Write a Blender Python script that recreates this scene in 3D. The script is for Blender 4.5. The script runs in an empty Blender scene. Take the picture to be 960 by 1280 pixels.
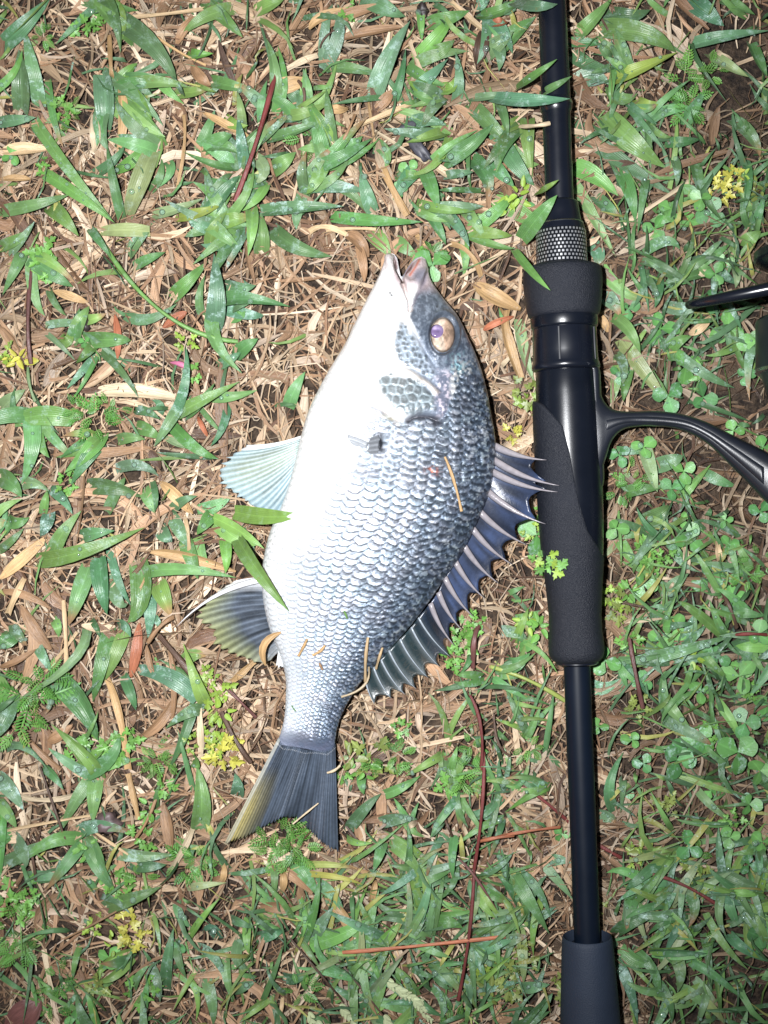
import bpy, math, random
import numpy as np
from mathutils import Vector

# ------------------------------------------------------------------ camera, sky, flash, exposure
random.seed(7)
rng = np.random.default_rng(11)
scene = bpy.context.scene
COL = scene.collection
K = 0.00032          # metres per photo pixel on the ground
H = 0.50             # camera height

cam = bpy.data.cameras.new('camera')
cam.sensor_fit = 'VERTICAL'; cam.sensor_height = 24.0
cam.lens = 12.0 * H / (640 * K)
cam.clip_start = 0.01; cam.clip_end = 100
camo = bpy.data.objects.new('camera', cam); COL.objects.link(camo)
camo.location = (0, 0, H)
scene.camera = camo

world = bpy.data.worlds.new('World'); scene.world = world
world.use_nodes = True
wn = world.node_tree; wn.nodes.clear()
sky = wn.nodes.new('ShaderNodeTexSky'); sky.sky_type = 'NISHITA'; sky.sun_disc = False
sky.sun_elevation = math.radians(0.5); sky.sun_rotation = math.radians(250)
bg = wn.nodes.new('ShaderNodeBackground'); bg.inputs['Strength'].default_value = 0.14
wo = wn.nodes.new('ShaderNodeOutputWorld')
wn.links.new(sky.outputs[0], bg.inputs[0]); wn.links.new(bg.outputs[0], wo.inputs[0])

# the phone's flash, the only lamp that lit this night photograph, just left of the lens
fl = bpy.data.lights.new('flash', 'SPOT')
fl.energy = 23.5; fl.color = (0.975, 0.985, 1.0); fl.shadow_soft_size = 0.006
fl.spot_size = math.radians(86); fl.spot_blend = 1.0
flo = bpy.data.objects.new('flash', fl); COL.objects.link(flo)
flo.location = (-0.046, 0.020, H + 0.005)
flo.rotation_euler = (math.radians(3.4), math.radians(-0.6), 0)

vs = scene.view_settings
vs.view_transform = 'Standard'; vs.look = 'None'; vs.exposure = 0.12; vs.gamma = 1.0
vs.use_curve_mapping = False
scene.render.engine = 'CYCLES'

# ------------------------------------------------------------------ helpers
def P(px, py, z=0.0):
    f = K * (H - z) / H
    return ((px - 480) * f, (640 - py) * f, z)

def PA(px, py, z):
    f = K * (H - z) / H
    return np.stack([(px - 480) * f, (640 - py) * f, z], -1)

def link(o, parent=None):
    COL.objects.link(o)
    if parent is not None:
        o.parent = parent
    return o

def mesh_obj(name, v, f, mat, parent=None, col=None, uv=None, smooth=True, origin=None):
    """one mesh object; v world coords (N,3), f list/array of faces; origin = world position of the object"""
    v = np.asarray(v, dtype=np.float64)
    base = np.zeros(3)
    if parent is not None:
        base = np.array(parent['_o'])
    o0 = np.array(origin) if origin is not None else base
    me = bpy.data.meshes.new(name)
    vv = v - o0
    if isinstance(f, np.ndarray):
        me.vertices.add(len(vv)); me.vertices.foreach_set('co', vv.astype(np.float32).ravel())
        k = f.shape[1]
        me.loops.add(f.size); me.loops.foreach_set('vertex_index', f.astype(np.int32).ravel())
        me.polygons.add(len(f))
        me.polygons.foreach_set('loop_start', (np.arange(len(f)) * k).astype(np.int32))
        me.update(calc_edges=True)
    else:
        me.from_pydata(vv.tolist(), [], f)
    if smooth:
        me.polygons.foreach_set('use_smooth', np.ones(len(me.polygons), dtype=bool))
    if col is not None:
        c = np.asarray(col, dtype=np.float32)
        if c.ndim == 1: c = np.tile(c, (len(vv), 1))
        if c.shape[1] == 3: c = np.concatenate([c, np.zeros((len(c), 1), np.float32)], 1)
        a = me.attributes.new('Col', 'FLOAT_COLOR', 'POINT')
        a.data.foreach_set('color', c.ravel())
    if uv is not None:
        ul = me.uv_layers.new(name='UVMap')
        li = np.empty(len(me.loops), dtype=np.int32); me.loops.foreach_get('vertex_index', li)
        ul.data.foreach_set('uv', np.asarray(uv, dtype=np.float32)[li].ravel())
    me.validate(); me.update()
    if mat is not None: me.materials.append(mat)
    o = bpy.data.objects.new(name, me)
    link(o, parent)
    o.location = tuple(o0 - base)
    o['_o'] = tuple(o0)
    return o

def empty(name, loc, label, cat, group=None):
    o = bpy.data.objects.new(name, None); COL.objects.link(o)
    o.empty_display_size = 0.01
    o.location = loc; o['_o'] = tuple(loc)
    return tag(o, label, cat, group)

def tag(o, label, cat, group=None, kind=None):
    if label: o['label'] = label
    if cat: o['category'] = cat
    if group: o['group'] = group
    if kind: o['kind'] = kind
    return o

def grid_faces(n, m, wrap=False):
    i = np.arange(n - 1)[:, None]; j = np.arange(m if wrap else m - 1)[None, :]
    j2 = (j + 1) % m
    return np.stack([i * m + j, i * m + j2, (i + 1) * m + j2, (i + 1) * m + j], -1).reshape(-1, 4)

def smoothstep(a, b, x):
    t = np.clip((x - a) / (b - a), 0, 1); return t * t * (3 - 2 * t)

_perm = np.random.default_rng(3).random((64, 64))
def vnoise(x, y):
    xi = np.floor(x).astype(int); yi = np.floor(y).astype(int)
    fx = x - xi; fy = y - yi
    fx = fx * fx * (3 - 2 * fx); fy = fy * fy * (3 - 2 * fy)
    g = lambda a, b: _perm[a % 64, b % 64]
    return (g(xi, yi) * (1 - fx) * (1 - fy) + g(xi + 1, yi) * fx * (1 - fy)
            + g(xi, yi + 1) * (1 - fx) * fy + g(xi + 1, yi + 1) * fx * fy)

def poly_dist(px, py, pts):
    """distance to a polyline and side sign, in pixels"""
    d = np.full(px.shape, 1e9); sd = np.zeros(px.shape)
    for (ax, ay), (bx, by) in zip(pts[:-1], pts[1:]):
        vx, vy = bx - ax, by - ay
        t = np.clip(((px - ax) * vx + (py - ay) * vy) / (vx * vx + vy * vy), 0, 1)
        ex, ey = px - ax - t * vx, py - ay - t * vy
        dd = np.hypot(ex, ey)
        m = dd < d
        d = np.where(m, dd, d); sd = np.where(m, np.sign(vx * ey - vy * ex), sd)
    return d, sd

def in_poly(px, py, poly):
    inside = np.zeros(np.shape(px), bool)
    n = len(poly)
    for i in range(n):
        x0, y0 = poly[i]; x1, y1 = poly[(i + 1) % n]
        c = ((y0 > py) != (y1 > py)) & (px < (x1 - x0) * (py - y0) / (y1 - y0 + 1e-12) + x0)
        inside ^= c
    return inside

# ------------------------------------------------------------------ materials
class NT:
    def __init__(self, name):
        self.m = bpy.data.materials.new(name); self.m.use_nodes = True
        self.t = self.m.node_tree; self.t.nodes.clear()
        self.out = self.t.nodes.new('ShaderNodeOutputMaterial')
    def n(self, kind, **kw):
        nd = self.t.nodes.new('ShaderNode' + kind)
        for k, v in kw.items():
            if k.startswith('i_'):
                key = k[2:]
                key = int(key) if key.isdigit() else key.replace('_', ' ')
                self.set(nd, key, v)
            else: setattr(nd, k, v)
        return nd
    def set(self, nd, key, v):
        s = nd.inputs[key]
        if isinstance(v, bpy.types.NodeSocket): self.t.links.new(v, s)
        else: s.default_value = v
    def math(self, op, a, b=0.5, c=0.5, clamp=False):
        nd = self.n('Math', operation=op, use_clamp=clamp)
        self.set(nd, 0, a); self.set(nd, 1, b); self.set(nd, 2, c)
        return nd.outputs[0]
    def mix(self, f, a, b, blend='MIX'):
        nd = self.n('Mix', data_type='RGBA', blend_type=blend)
        self.set(nd, 0, f); self.set(nd, 6, a); self.set(nd, 7, b)
        return nd.outputs[2]
    def noise(self, vec, scale, detail=3, rough=0.55):
        nd = self.n('TexNoise'); self.set(nd, 'Vector', vec)
        self.set(nd, 'Scale', scale); self.set(nd, 'Detail', detail); self.set(nd, 'Roughness', rough)
        return nd.outputs[0]
    def ramp(self, f, a, b):
        nd = self.n('MapRange', interpolation_type='SMOOTHSTEP'); self.set(nd, 0, f); self.set(nd, 1, a); self.set(nd, 2, b)
        return nd.outputs[0]
    def bump(self, h, strength, dist, normal=None):
        nd = self.n('Bump'); self.set(nd, 'Strength', strength); self.set(nd, 'Distance', dist); self.set(nd, 'Height', h)
        if normal is not None: self.set(nd, 'Normal', normal)
        return nd.outputs[0]
    def bsdf(self, **kw):
        nd = self.n('BsdfPrincipled')
        for k, v in kw.items(): self.set(nd, k.replace('_', ' '), v)
        return nd.outputs[0]
    def done(self, sh):
        self.t.links.new(sh, self.out.inputs[0]); return self.m

def c4(r, g, b): return (r, g, b, 1.0)

def mat_leaf(name, veins=9.0, dewcol=(0.50, 0.66, 0.64), rough=0.36):
    N = NT(name)
    at = N.n('Attribute', attribute_name='Col'); col, dew = at.outputs['Color'], at.outputs['Alpha']
    pos = N.n('NewGeometry').outputs['Position']
    uvn = N.n('UVMap').outputs[0]
    sep = N.n('SeparateXYZ'); N.set(sep, 0, uvn)
    v = sep.outputs[1]
    vein = N.math('SINE', N.math('MULTIPLY', v, veins * 6.283))
    vein = N.math('MULTIPLY_ADD', vein, 0.5, 0.5)
    mid = N.ramp(N.math('ABSOLUTE', N.math('SUBTRACT', v, 0.5)), 0.0, 0.07)
    n1 = N.noise(pos, 220, 4); n2 = N.noise(pos, 60, 3)
    val = N.math('ADD', N.math('MULTIPLY', n1, 0.7), N.math('MULTIPLY', n2, 0.7))
    val = N.math('MULTIPLY_ADD', vein, 0.07, N.math('ADD', val, 0.25))
    val = N.math('ADD', val, N.math('MULTIPLY', N.math('SUBTRACT', 1.0, mid), 0.22))
    vv = N.n('CombineXYZ'); [N.set(vv, i, val) for i in range(3)]
    base = N.mix(1.0, col, vv.outputs[0], 'MULTIPLY')
    spot = N.ramp(N.noise(pos, 330, 5, 0.7), 0.63, 0.74)
    base = N.mix(N.math('MULTIPLY', spot, 0.45), base, c4(0.16, 0.12, 0.035))
    dm = N.ramp(N.noise(pos, 200, 6, 0.8), 0.50, 0.66)
    dm = N.math('MULTIPLY', dm, dew)
    base = N.mix(N.math('MULTIPLY', dm, 0.60), base, c4(*dewcol))
    vo = N.n('TexVoronoi'); N.set(vo, 'Vector', pos); N.set(vo, 'Scale', 1500.0)
    bh = N.math('MULTIPLY', N.math('SUBTRACT', 0.6, vo.outputs[0]), N.math('ADD', dm, 0.12))
    bh = N.math('ADD', bh, N.math('MULTIPLY', vein, 0.18))
    nrm = N.bump(bh, 0.45, 0.0006)
    r = N.math('SUBTRACT', N.math('MULTIPLY_ADD', n2, 0.3, rough - 0.12), N.math('MULTIPLY', dm, 0.15))
    return N.done(N.bsdf(Base_Color=base, Roughness=r, Normal=nrm, IOR=1.42))

def mat_straw(name):
    N = NT(name)
    at = N.n('Attribute', attribute_name='Col'); col = at.outputs['Color']
    uvn = N.n('UVMap').outputs[0]
    pos = N.n('NewGeometry').outputs['Position']
    mp = N.n('Mapping'); N.set(mp, 0, uvn); mp.inputs['Scale'].default_value = (2.5, 9.0, 1)
    fib = N.noise(mp.outputs[0], 1.0, 4, 0.65)
    n2 = N.noise(pos, 90, 4)
    val = N.math('ADD', N.math('MULTIPLY', fib, 1.9), N.math('MULTIPLY_ADD', n2, 0.9, -0.38))
    vv = N.n('CombineXYZ'); [N.set(vv, i, val) for i in range(3)]
    base = N.mix(1.0, col, vv.outputs[0], 'MULTIPLY')
    nrm = N.bump(fib, 0.6, 0.0008)
    return N.done(N.bsdf(Base_Color=base, Roughness=N.math('MULTIPLY_ADD', n2, 0.5, 0.2), Normal=nrm))

def mat_soil():
    N = NT('wet_soil_and_thatch')
    pos = N.n('NewGeometry').outputs['Position']
    n1 = N.noise(pos, 60, 8, 0.65); n2 = N.noise(pos, 420, 6, 0.7); n3 = N.noise(pos, 9, 4)
    c = N.mix(N.ramp(n2, 0.35, 0.7), c4(0.018, 0.012, 0.010), c4(0.11, 0.075, 0.05))
    c = N.mix(N.ramp(n1, 0.45, 0.7), c, c4(0.15, 0.10, 0.065))
    far = N.mix(N.ramp(n3, 0.4, 0.6), c4(0.05, 0.10, 0.03), c4(0.16, 0.12, 0.07))
    c = N.mix(N.math('MULTIPLY', N.ramp(N.n('VectorMath', operation='LENGTH', i_0=pos).outputs['Value'], 0.5, 0.9), 0.8), c, far)
    nrm = N.bump(N.math('ADD', n2, n1), 1.0, 0.004)
    return N.done(N.bsdf(Base_Color=c, Roughness=0.62, Normal=nrm))

def mat_skin():
    N = NT('wet_silver_fish_skin')
    at = N.n('Attribute', attribute_name='Col'); col, sheen = at.outputs['Color'], at.outputs['Alpha']
    pos = N.n('NewGeometry').outputs['Position']
    n1 = N.noise(pos, 900, 4, 0.65); n2 = N.noise(pos, 160, 3)
    val = N.math('MULTIPLY_ADD', n1, 0.5, 0.75)
    vv = N.n('CombineXYZ'); [N.set(vv, i, val) for i in range(3)]
    base = N.mix(1.0, col, vv.outputs[0], 'MULTIPLY')
    irid = N.mix(N.ramp(n2, 0.35, 0.65), c4(0.86, 0.95, 1.0), c4(1.0, 0.95, 0.97))
    base = N.mix(N.math('MULTIPLY', sheen, 0.9), base, N.mix(1.0, base, irid, 'MULTIPLY'))
    nrm = N.bump(n1, 0.5, 0.0007)
    r = N.math('MULTIPLY_ADD', n2, 0.2, 0.28)
    return N.done(N.bsdf(Base_Color=base, Roughness=r, Metallic=N.math('MULTIPLY', sheen, 0.45), Normal=nrm,
                         Coat_Weight=0.18, Coat_Roughness=0.2, IOR=1.45))

def mat_fin():
    N = NT('wet_fin_membrane')
    at = N.n('Attribute', attribute_name='Col'); col, al = at.outputs['Color'], at.outputs['Alpha']
    pos = N.n('NewGeometry').outputs['Position']
    n1 = N.noise(pos, 700, 4, 0.65)
    val = N.math('MULTIPLY_ADD', n1, 0.7, 0.65)
    vv = N.n('CombineXYZ'); [N.set(vv, i, val) for i in range(3)]
    base = N.mix(1.0, col, vv.outputs[0], 'MULTIPLY')
    sh = N.bsdf(Base_Color=base, Roughness=0.27, Normal=N.bump(n1, 0.2, 0.0005), IOR=1.45)
    tr = N.n('BsdfTransparent').outputs[0]
    mx = N.n('MixShader'); N.set(mx, 0, al); N.set(mx, 1, tr); N.set(mx, 2, sh)
    return N.done(mx.outputs[0])

def mat_plain(name, col, rough, spec=0.5, metal=0.0, grain=0.0, gscale=3000, coat=0.0, speck=0.0):
    N = NT(name)
    pos = N.n('NewGeometry').outputs['Position']
    n1 = N.noise(pos, gscale, 3, 0.6); n2 = N.noise(pos, 70, 4)
    val = N.math('MULTIPLY_ADD', n2, 0.5, 0.75)
    vv = N.n('CombineXYZ'); [N.set(vv, i, val) for i in range(3)]
    base = N.mix(1.0, c4(*col), vv.outputs[0], 'MULTIPLY')
    if speck > 0:
        base = N.mix(N.math('MULTIPLY', N.ramp(N.noise(pos, 520, 6, 0.8), 0.66, 0.72), speck), base, c4(0.30, 0.24, 0.18))
    r = N.math('MULTIPLY_ADD', n2, 0.16, rough - 0.08)
    kw = dict(Base_Color=base, Roughness=r, Metallic=metal, Specular_IOR_Level=spec, Coat_Weight=coat, Coat_Roughness=0.05)
    if grain > 0: kw['Normal'] = N.bump(n1, grain, 0.0005)
    return N.done(N.bsdf(**kw))

def mat_attr(name, rough=0.2, metal=0.0, coat=0.0, sc=500):
    N = NT(name)
    at = N.n('Attribute', attribute_name='Col')
    n1 = N.noise(N.n('NewGeometry').outputs['Position'], sc, 4, 0.65)
    val = N.math('MULTIPLY_ADD', n1, 0.7, 0.65)
    vv = N.n('CombineXYZ'); [N.set(vv, i, val) for i in range(3)]
    base = N.mix(1.0, at.outputs['Color'], vv.outputs[0], 'MULTIPLY')
    return N.done(N.bsdf(Base_Color=base, Roughness=rough, Metallic=metal, Coat_Weight=coat, Normal=N.bump(n1, 0.25, 0.0006)))

def mat_carbon():
    N = NT('woven_carbon_sleeve')
    uvn = N.n('UVMap').outputs[0]
    sep = N.n('SeparateXYZ'); N.set(sep, 0, uvn)
    u, v = sep.outputs[0], sep.outputs[1]
    uu = N.math('MULTIPLY', u, 40.0); w = N.math('MULTIPLY', v, 11.0)
    row = N.math('FLOOR', w)
    sh = N.math('MULTIPLY', row, 0.5)
    fu = N.math('FRACT', N.math('ADD', uu, sh)); fv = N.math('FRACT', w)
    a = N.math('LESS_THAN', N.math('ABSOLUTE', N.math('SUBTRACT', fu, 0.5)), 0.26)
    b = N.math('LESS_THAN', N.math('ABSOLUTE', N.math('SUBTRACT', fv, 0.5)), 0.28)
    m = N.math('MULTIPLY', a, b)
    base = N.mix(m, c4(0.006, 0.007, 0.010), c4(0.42, 0.43, 0.45))
    return N.done(N.bsdf(Base_Color=base, Roughness=N.math('MULTIPLY_ADD', m, 0.12, 0.2), Metallic=N.math('MULTIPLY', m, 0.6)))

def mat_water():
    N = NT('dew_water')
    gl = N.n('BsdfGlossy', i_Roughness=0.03, i_Color=c4(1, 1, 1)).outputs[0]
    tr = N.n('BsdfTransparent', i_Color=c4(0.88, 0.97, 0.93)).outputs[0]
    df = N.n('BsdfDiffuse', i_Color=c4(0.55, 0.72, 0.62)).outputs[0]
    fr = N.n('Fresnel', i_IOR=1.33).outputs[0]
    m0 = N.n('MixShader'); N.set(m0, 0, 0.14); N.set(m0, 1, tr); N.set(m0, 2, df)
    m1 = N.n('MixShader'); N.set(m1, 0, N.math('ADD', fr, 0.06)); N.set(m1, 1, m0.outputs[0]); N.set(m1, 2, gl)
    return N.done(m1.outputs[0])

M_leaf = mat_leaf('dewy_grass_leaf')
M_weed = mat_leaf('weed_leaf', veins=1.0, rough=0.42)
M_straw = mat_straw('wet_straw')
M_soil = mat_soil()
M_skin = mat_skin()
M_fin = mat_fin()
M_gloss = mat_plain('gloss_black_paint', (0.004, 0.0055, 0.011), 0.27, spec=0.7, speck=0.0)
M_seat = mat_plain('satin_black_seat', (0.004, 0.0055, 0.010), 0.27, spec=0.38, grain=0.05)
M_eva = mat_plain('black_foam_grip', (0.0075, 0.0095, 0.0165), 0.50, spec=0.42, grain=1.0, gscale=2400, speck=0.05)
M_butt = mat_plain('butt_rubber', (0.016, 0.024, 0.042), 0.6, spec=0.3, grain=0.4, gscale=2200)
M_shaft = mat_plain('matte_black_shaft', (0.003, 0.006, 0.013), 0.42, spec=0.2)
M_reel = mat_plain('graphite_reel', (0.010, 0.012, 0.018), 0.33, spec=0.45, grain=0.08)
M_steel = mat_plain('polished_ring', (0.45, 0.47, 0.5), 0.25, metal=1.0)
M_carbon = mat_carbon()
M_water = mat_water()
M_eye = mat_attr('fish_eye', 0.12, coat=0.5)
M_spine = mat_attr('fin_spine', 0.25)
M_clod = mat_attr('dark_crumb', 0.5, sc=300)

# ------------------------------------------------------------------ ground
def ground_h(x, y):
    return (vnoise(x * 38 + 7, y * 38 + 3) - 0.5) * 0.0035 + (vnoise(x * 120 + 1, y * 120) - 0.5) * 0.0022 - 0.0004

gx = np.concatenate([[-8, -4, -2, -1.2], np.linspace(-0.6, 0.6, 260), [1.2, 2, 4, 8]])
GX, GY = np.meshgrid(gx, gx, indexing='ij')
gv = np.stack([GX.ravel(), GY.ravel(), ground_h(GX, GY).ravel()], -1)
g = mesh_obj('ground', gv, grid_faces(len(gx), len(gx))[:, ::-1], M_soil)
g['kind'] = 'structure'

# ------------------------------------------------------------------ rod geometry (needed for contact)
ROD_Z = 0.0185
def rod_x(y): return 690.0 + 0.0375 * y
RS = K * (H - ROD_Z) / H
_a = np.array(P(rod_x(0), 0, ROD_Z)); _b = np.array(P(rod_x(1280), 1280, ROD_Z))
ROD_D = (_b - _a) / np.linalg.norm(_b - _a)       # toward the butt
ROD_V = np.array([-ROD_D[1], ROD_D[0], 0.0]); ROD_V *= np.sign(ROD_V[0])   # to the right
UP = np.array([0, 0, 1.0])
def rod_pt(y): return np.array(P(rod_x(y), y, ROD_Z))
GRIP = [(498, 43.5), (540, 43.6), (600, 42.6), (640, 41.5), (690, 39.5), (730, 35.5), (770, 32.6), (790, 33.0), (805, 34.6), (814, 34.8), (820, 33.5), (825, 30), (828, 25)]
def grip_r(y): return np.interp(y, [a for a, b in GRIP], [b for a, b in GRIP])

# ------------------------------------------------------------------ fish body
Lp = np.array([(481, 325), (474, 343), (458, 375), (442, 407), (430, 432), (415, 456), (401, 481), (387, 510), (377, 542), (370, 572), (362, 602), (351, 634), (339, 660), (331, 690), (327, 722), (330, 757), (338, 790), (349, 818), (356, 842), (357, 872), (354, 904), (346, 930)], float)
Rp = np.array([(534, 330), (538, 348), (553, 371), (571, 393), (585, 421), (596, 446), (607, 481), (614, 517), (619.5, 552), (618, 584), (612, 614), (603, 638), (591, 665), (577, 693), (556, 723), (535, 754), (510, 786), (482, 817), (463, 839), (446, 860), (432, 884), (423, 905), (419, 926), (418.5, 944)], float)
AX = np.array([-0.204, 0.979]); A0 = np.array([508.0, 328.0])
def edge_fn(pts):
    s = (pts - A0) @ AX
    S = s.copy()
    def f(q):
        o = []
        for k in (0, 1):
            # monotone-ish cubic through the points
            m = np.gradient(pts[:, k], S)
            i = np.clip(np.searchsorted(S, q) - 1, 0, len(S) - 2)
            h = S[i + 1] - S[i]; t = np.clip((q - S[i]) / h, 0, 1)
            o.append((2 * t**3 - 3 * t**2 + 1) * pts[i, k] + (t**3 - 2 * t**2 + t) * h * m[i] + (-2 * t**3 + 3 * t**2) * pts[i + 1, k] + (t**3 - t**2) * h * m[i + 1])
        return np.stack(o, -1)
    return f, S[0], S[-1]
fL, l0, l1 = edge_fn(Lp); fR, r0, r1 = edge_fn(Rp)
NS, NW, NB = 660, 250, 36
u = np.linspace(0, 1, NS)
u = u - 0.018 * np.sin(np.pi * np.clip(u / 0.06, 0, 1)) * 0.3
EL = fL(l0 + (l1 - l0) * u); ER = fR(r0 + (r1 - r0) * u)
sm = u * 620.0                                   # pixels along the fish
_ts = [0, 12, 40, 100, 180, 280, 380, 480, 560, 620]
_tv = [4.6, 6.0, 8.6, 13.0, 16.6, 17.6, 15.2, 10.4, 6.2, 3.0]
def half_T(s):
    q = np.interp(s, _ts, _tv); return q * 0.001
Ts = half_T(sm); ker = np.hanning(31); ker /= ker.sum()
Ts = np.convolve(np.pad(Ts, 15, mode='edge'), ker, 'valid')
Zc = Ts * 0.86 + 0.0065
Zc = Zc + smoothstep(520, 620, sm) * 0.003
w = np.linspace(0, 1, NW)
XW = ((1 - np.cos(np.pi * w)) / 2) ** 1.18
ZW = np.sin(np.pi * w) ** 0.86
front = [(481, 325), (483, 319.5), (488, 316.5), (493, 317.5), (497, 324), (500.5, 346), (504, 345), (508.5, 336), (514, 328), (520, 322.5), (527, 320.5), (532, 324), (534, 330)]
fr = np.array(front, float)
fx_t = np.clip((fr[:, 0] - 481) / 53.0, 0, 1)
line_y = 325 + 5 * XW
D = np.interp(XW, fx_t, fr[:, 1]) - line_y
fade = np.clip(1 - sm / 50.0, 0, 1) ** 1.5
PXg = EL[:, 0:1] + (ER[:, 0:1] - EL[:, 0:1]) * XW[None]
PYg = EL[:, 1:2] + (ER[:, 1:2] - EL[:, 1:2]) * XW[None] + D[None] * fade[:, None]
tip = np.sqrt(np.clip(1 - (1 - np.clip(sm / 9.0, 0, 1)) ** 2, 0, 1))
tail_r = 1.0 - 0.35 * smoothstep(600, 620, sm)
Zt = Zc[:, None] + (Ts * tip * tail_r)[:, None] * ZW[None]

# ---- relief, pigment and painted scale glints, in the fish's own side-view coordinates
X, Y = PXg, PYg
T01 = np.broadcast_to(XW[None], X.shape)
h = np.zeros_like(X)                                   # metres along the normal
# scale lattice
width = np.hypot(ER[:, 0] - EL[:, 0], ER[:, 1] - EL[:, 1])
arc = np.concatenate([[0], np.cumsum(np.hypot(np.diff(XW), np.diff(ZW) * 0.16))]); arc /= arc[-1]
NCOL = 15.0
colw = width * 1.05 / NCOL
pitch = np.clip(0.56 * colw, 5.0, 9.2)
aa = np.concatenate([[0], np.cumsum(np.diff(sm) / pitch[1:])])
Aq = np.broadcast_to(aa[:, None], X.shape) + (vnoise(X * 0.03, Y * 0.03) - 0.5) * 0.6 + (vnoise(X * 0.16 + 3, Y * 0.16) - 0.5) * 0.20
Bq = np.broadcast_to((arc * NCOL)[None], X.shape) + (vnoise(X * 0.025 + 9, Y * 0.025) - 0.5) * 0.6 + (vnoise(X * 0.14 + 7, Y * 0.14 + 1) - 0.5) * 0.15
# imbricated scales: headmost covering scale is on top
ja = np.floor(Bq)
best_i = np.full(X.shape, 1e9); hs = np.zeros_like(X); rel = np.zeros_like(X); sid = np.zeros_like(X); lat = np.zeros_like(X)
for dj in (-1, 0, 1):
    j = ja + dj
    off = 0.5 * np.mod(j, 2)
    for di in (-3, -2, -1, 0, 1):
        i = np.floor(Aq - off) + di
        cx = Aq - off - i; cy = (Bq - j - 0.5) / 0.64
        # scale of length 2.2 rows with a rounded tail-side edge
        edge = 1.55 * np.sqrt(np.clip(1 - np.abs(cy) ** 2.6, 0, 1))
        ok = (np.abs(cy) < 1) & (cx > -0.2) & (cx < edge)
        key = i + off
        m = ok & (key < best_i)
        best_i = np.where(m, key, best_i)
        q = np.clip(cx / (edge + 1e-6), 0, 1)
        rel = np.where(m, q, rel); lat = np.where(m, cy, lat)
        sid = np.where(m, i * 131.0 + j * 17.0, sid)
        hs = np.where(m, cx / 1.55 - 0.25 * cy * cy, hs)
rnd = np.mod(np.abs(np.sin(sid * 12.9898) * 43758.5453), 1.0)
# regions
gill = [(556, 520), (549, 529), (538, 519), (524, 518), (512, 523), (503, 527), (492, 522), (476, 510), (462, 503), (446, 499), (430, 486), (420, 470)]
dg, sg = poly_dist(X, Y, gill)
yg = np.interp(X, [380, 420, 446, 476, 503, 524, 538, 556, 575, 640], [455, 470, 499, 510, 527, 518, 519, 520, 470, 440])
behind = smoothstep(-3, 6, Y - yg)                     # behind the gill opening, and the nape
nape = smoothstep(558, 570, X) * smoothstep(440, 470, Y)
scal = np.clip(behind + nape, 0, 1)
opp = [(468, 476), (480, 462), (500, 466), (525, 470), (540, 482), (548, 500), (547, 516), (530, 517), (505, 522), (492, 514), (478, 500)]
dop, _ = poly_dist(X, Y, opp + opp[:1]); inop = in_poly(X, Y, opp)
nzz = vnoise(X * 0.18 + 4, Y * 0.18) * 9
m_op = np.where(inop, smoothstep(0, 3 + nzz, dop), 0)
chk = [(494, 400), (508, 398), (524, 425), (540, 448), (549, 470), (546, 482), (530, 474), (512, 464), (494, 452), (488, 430)]
dch, _ = poly_dist(X, Y, chk + chk[:1]); inch = in_poly(X, Y, chk)
m_ch = np.where(inch, smoothstep(0, 3 + nzz * 1.3, dch), 0)
snt = [(518, 366), (530, 352), (540, 350), (560, 376), (580, 400), (598, 440), (608, 480), (585, 480), (560, 462), (547, 462), (532, 438), (518, 414), (509, 397)]
dsn, _ = poly_dist(X, Y, snt + snt[:1]); insn = in_poly(X, Y, snt)
m_sn = np.where(insn, smoothstep(0, 5, dsn), 0)
tail_fade = 1 - smoothstep(596, 618, np.broadcast_to(sm[:, None], X.shape))
belly = 1 - smoothstep(0.18, 0.45, T01 + 0.06 * (vnoise(X * 0.02, Y * 0.02) - 0.5))
amp = scal * tail_fade * (0.35 + 0.65 * smoothstep(0.12, 0.42, T01)) * (0.55 + 0.45 * np.clip(colw / 17.0, 0, 1))[:, None]
amp *= 0.8 + 0.4 * vnoise(X * 0.05 + 4, Y * 0.05)
back_n = smoothstep(0.74, 0.97, T01 + 0.1 * (vnoise(X * 0.04, Y * 0.04 + 6) - 0.5)) * (1 - 0.55 * smoothstep(420, 560, np.broadcast_to(sm[:, None], X.shape)))
fine_n = (vnoise(X * 0.30 + 5, Y * 0.30) - 0.5) + 0.7 * (vnoise(X * 0.62, Y * 0.62 + 3) - 0.5)
tiltr = np.mod(np.abs(np.sin(sid * 78.233) * 9631.7), 1.0) - 0.5
h += amp * (1 - 0.75 * back_n) * ((hs - 0.35) * (0.75 + 0.5 * rnd) + tiltr * 0.35 * lat * rel) * 0.00092 + scal * tail_fade * fine_n * (0.00010 + 0.00042 * back_n)
# operculum and cheek scales: rounded cells
def cells(sc, seed):
    qx, qy = X / sc, Y / sc
    best = np.full(X.shape, 9.0); sec = np.full(X.shape, 9.0); idv = np.zeros_like(X)
    bx, by = np.floor(qx), np.floor(qy)
    for ix in (-1, 0, 1):
        for iy in (-1, 0, 1):
            ccx, ccy = bx + ix, by + iy
            r1_ = np.mod(np.abs(np.sin(ccx * 127.1 + ccy * 311.7 + seed) * 43758.5), 1)
            r2_ = np.mod(np.abs(np.sin(ccx * 269.5 + ccy * 183.3 + seed) * 43758.5), 1)
            px_ = ccx + 0.55 * r1_ + 0.5 * np.mod(ccy, 2) + 0.2; py_ = ccy + 0.5 * r2_ + 0.2
            d_ = np.hypot(qx - px_, qy - py_)
            m_ = d_ < best
            sec = np.where(m_, best, np.minimum(sec, d_)); idv = np.where(m_, r1_, idv); best = np.where(m_, d_, best)
    return best, sec - best, idv
c1, e1, id1 = cells(11.5, 1.0)
c2, e2, id2 = cells(7.0, 5.0)
h += m_op * (smoothstep(0.0, 0.35, e1) * 0.00035)
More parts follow.
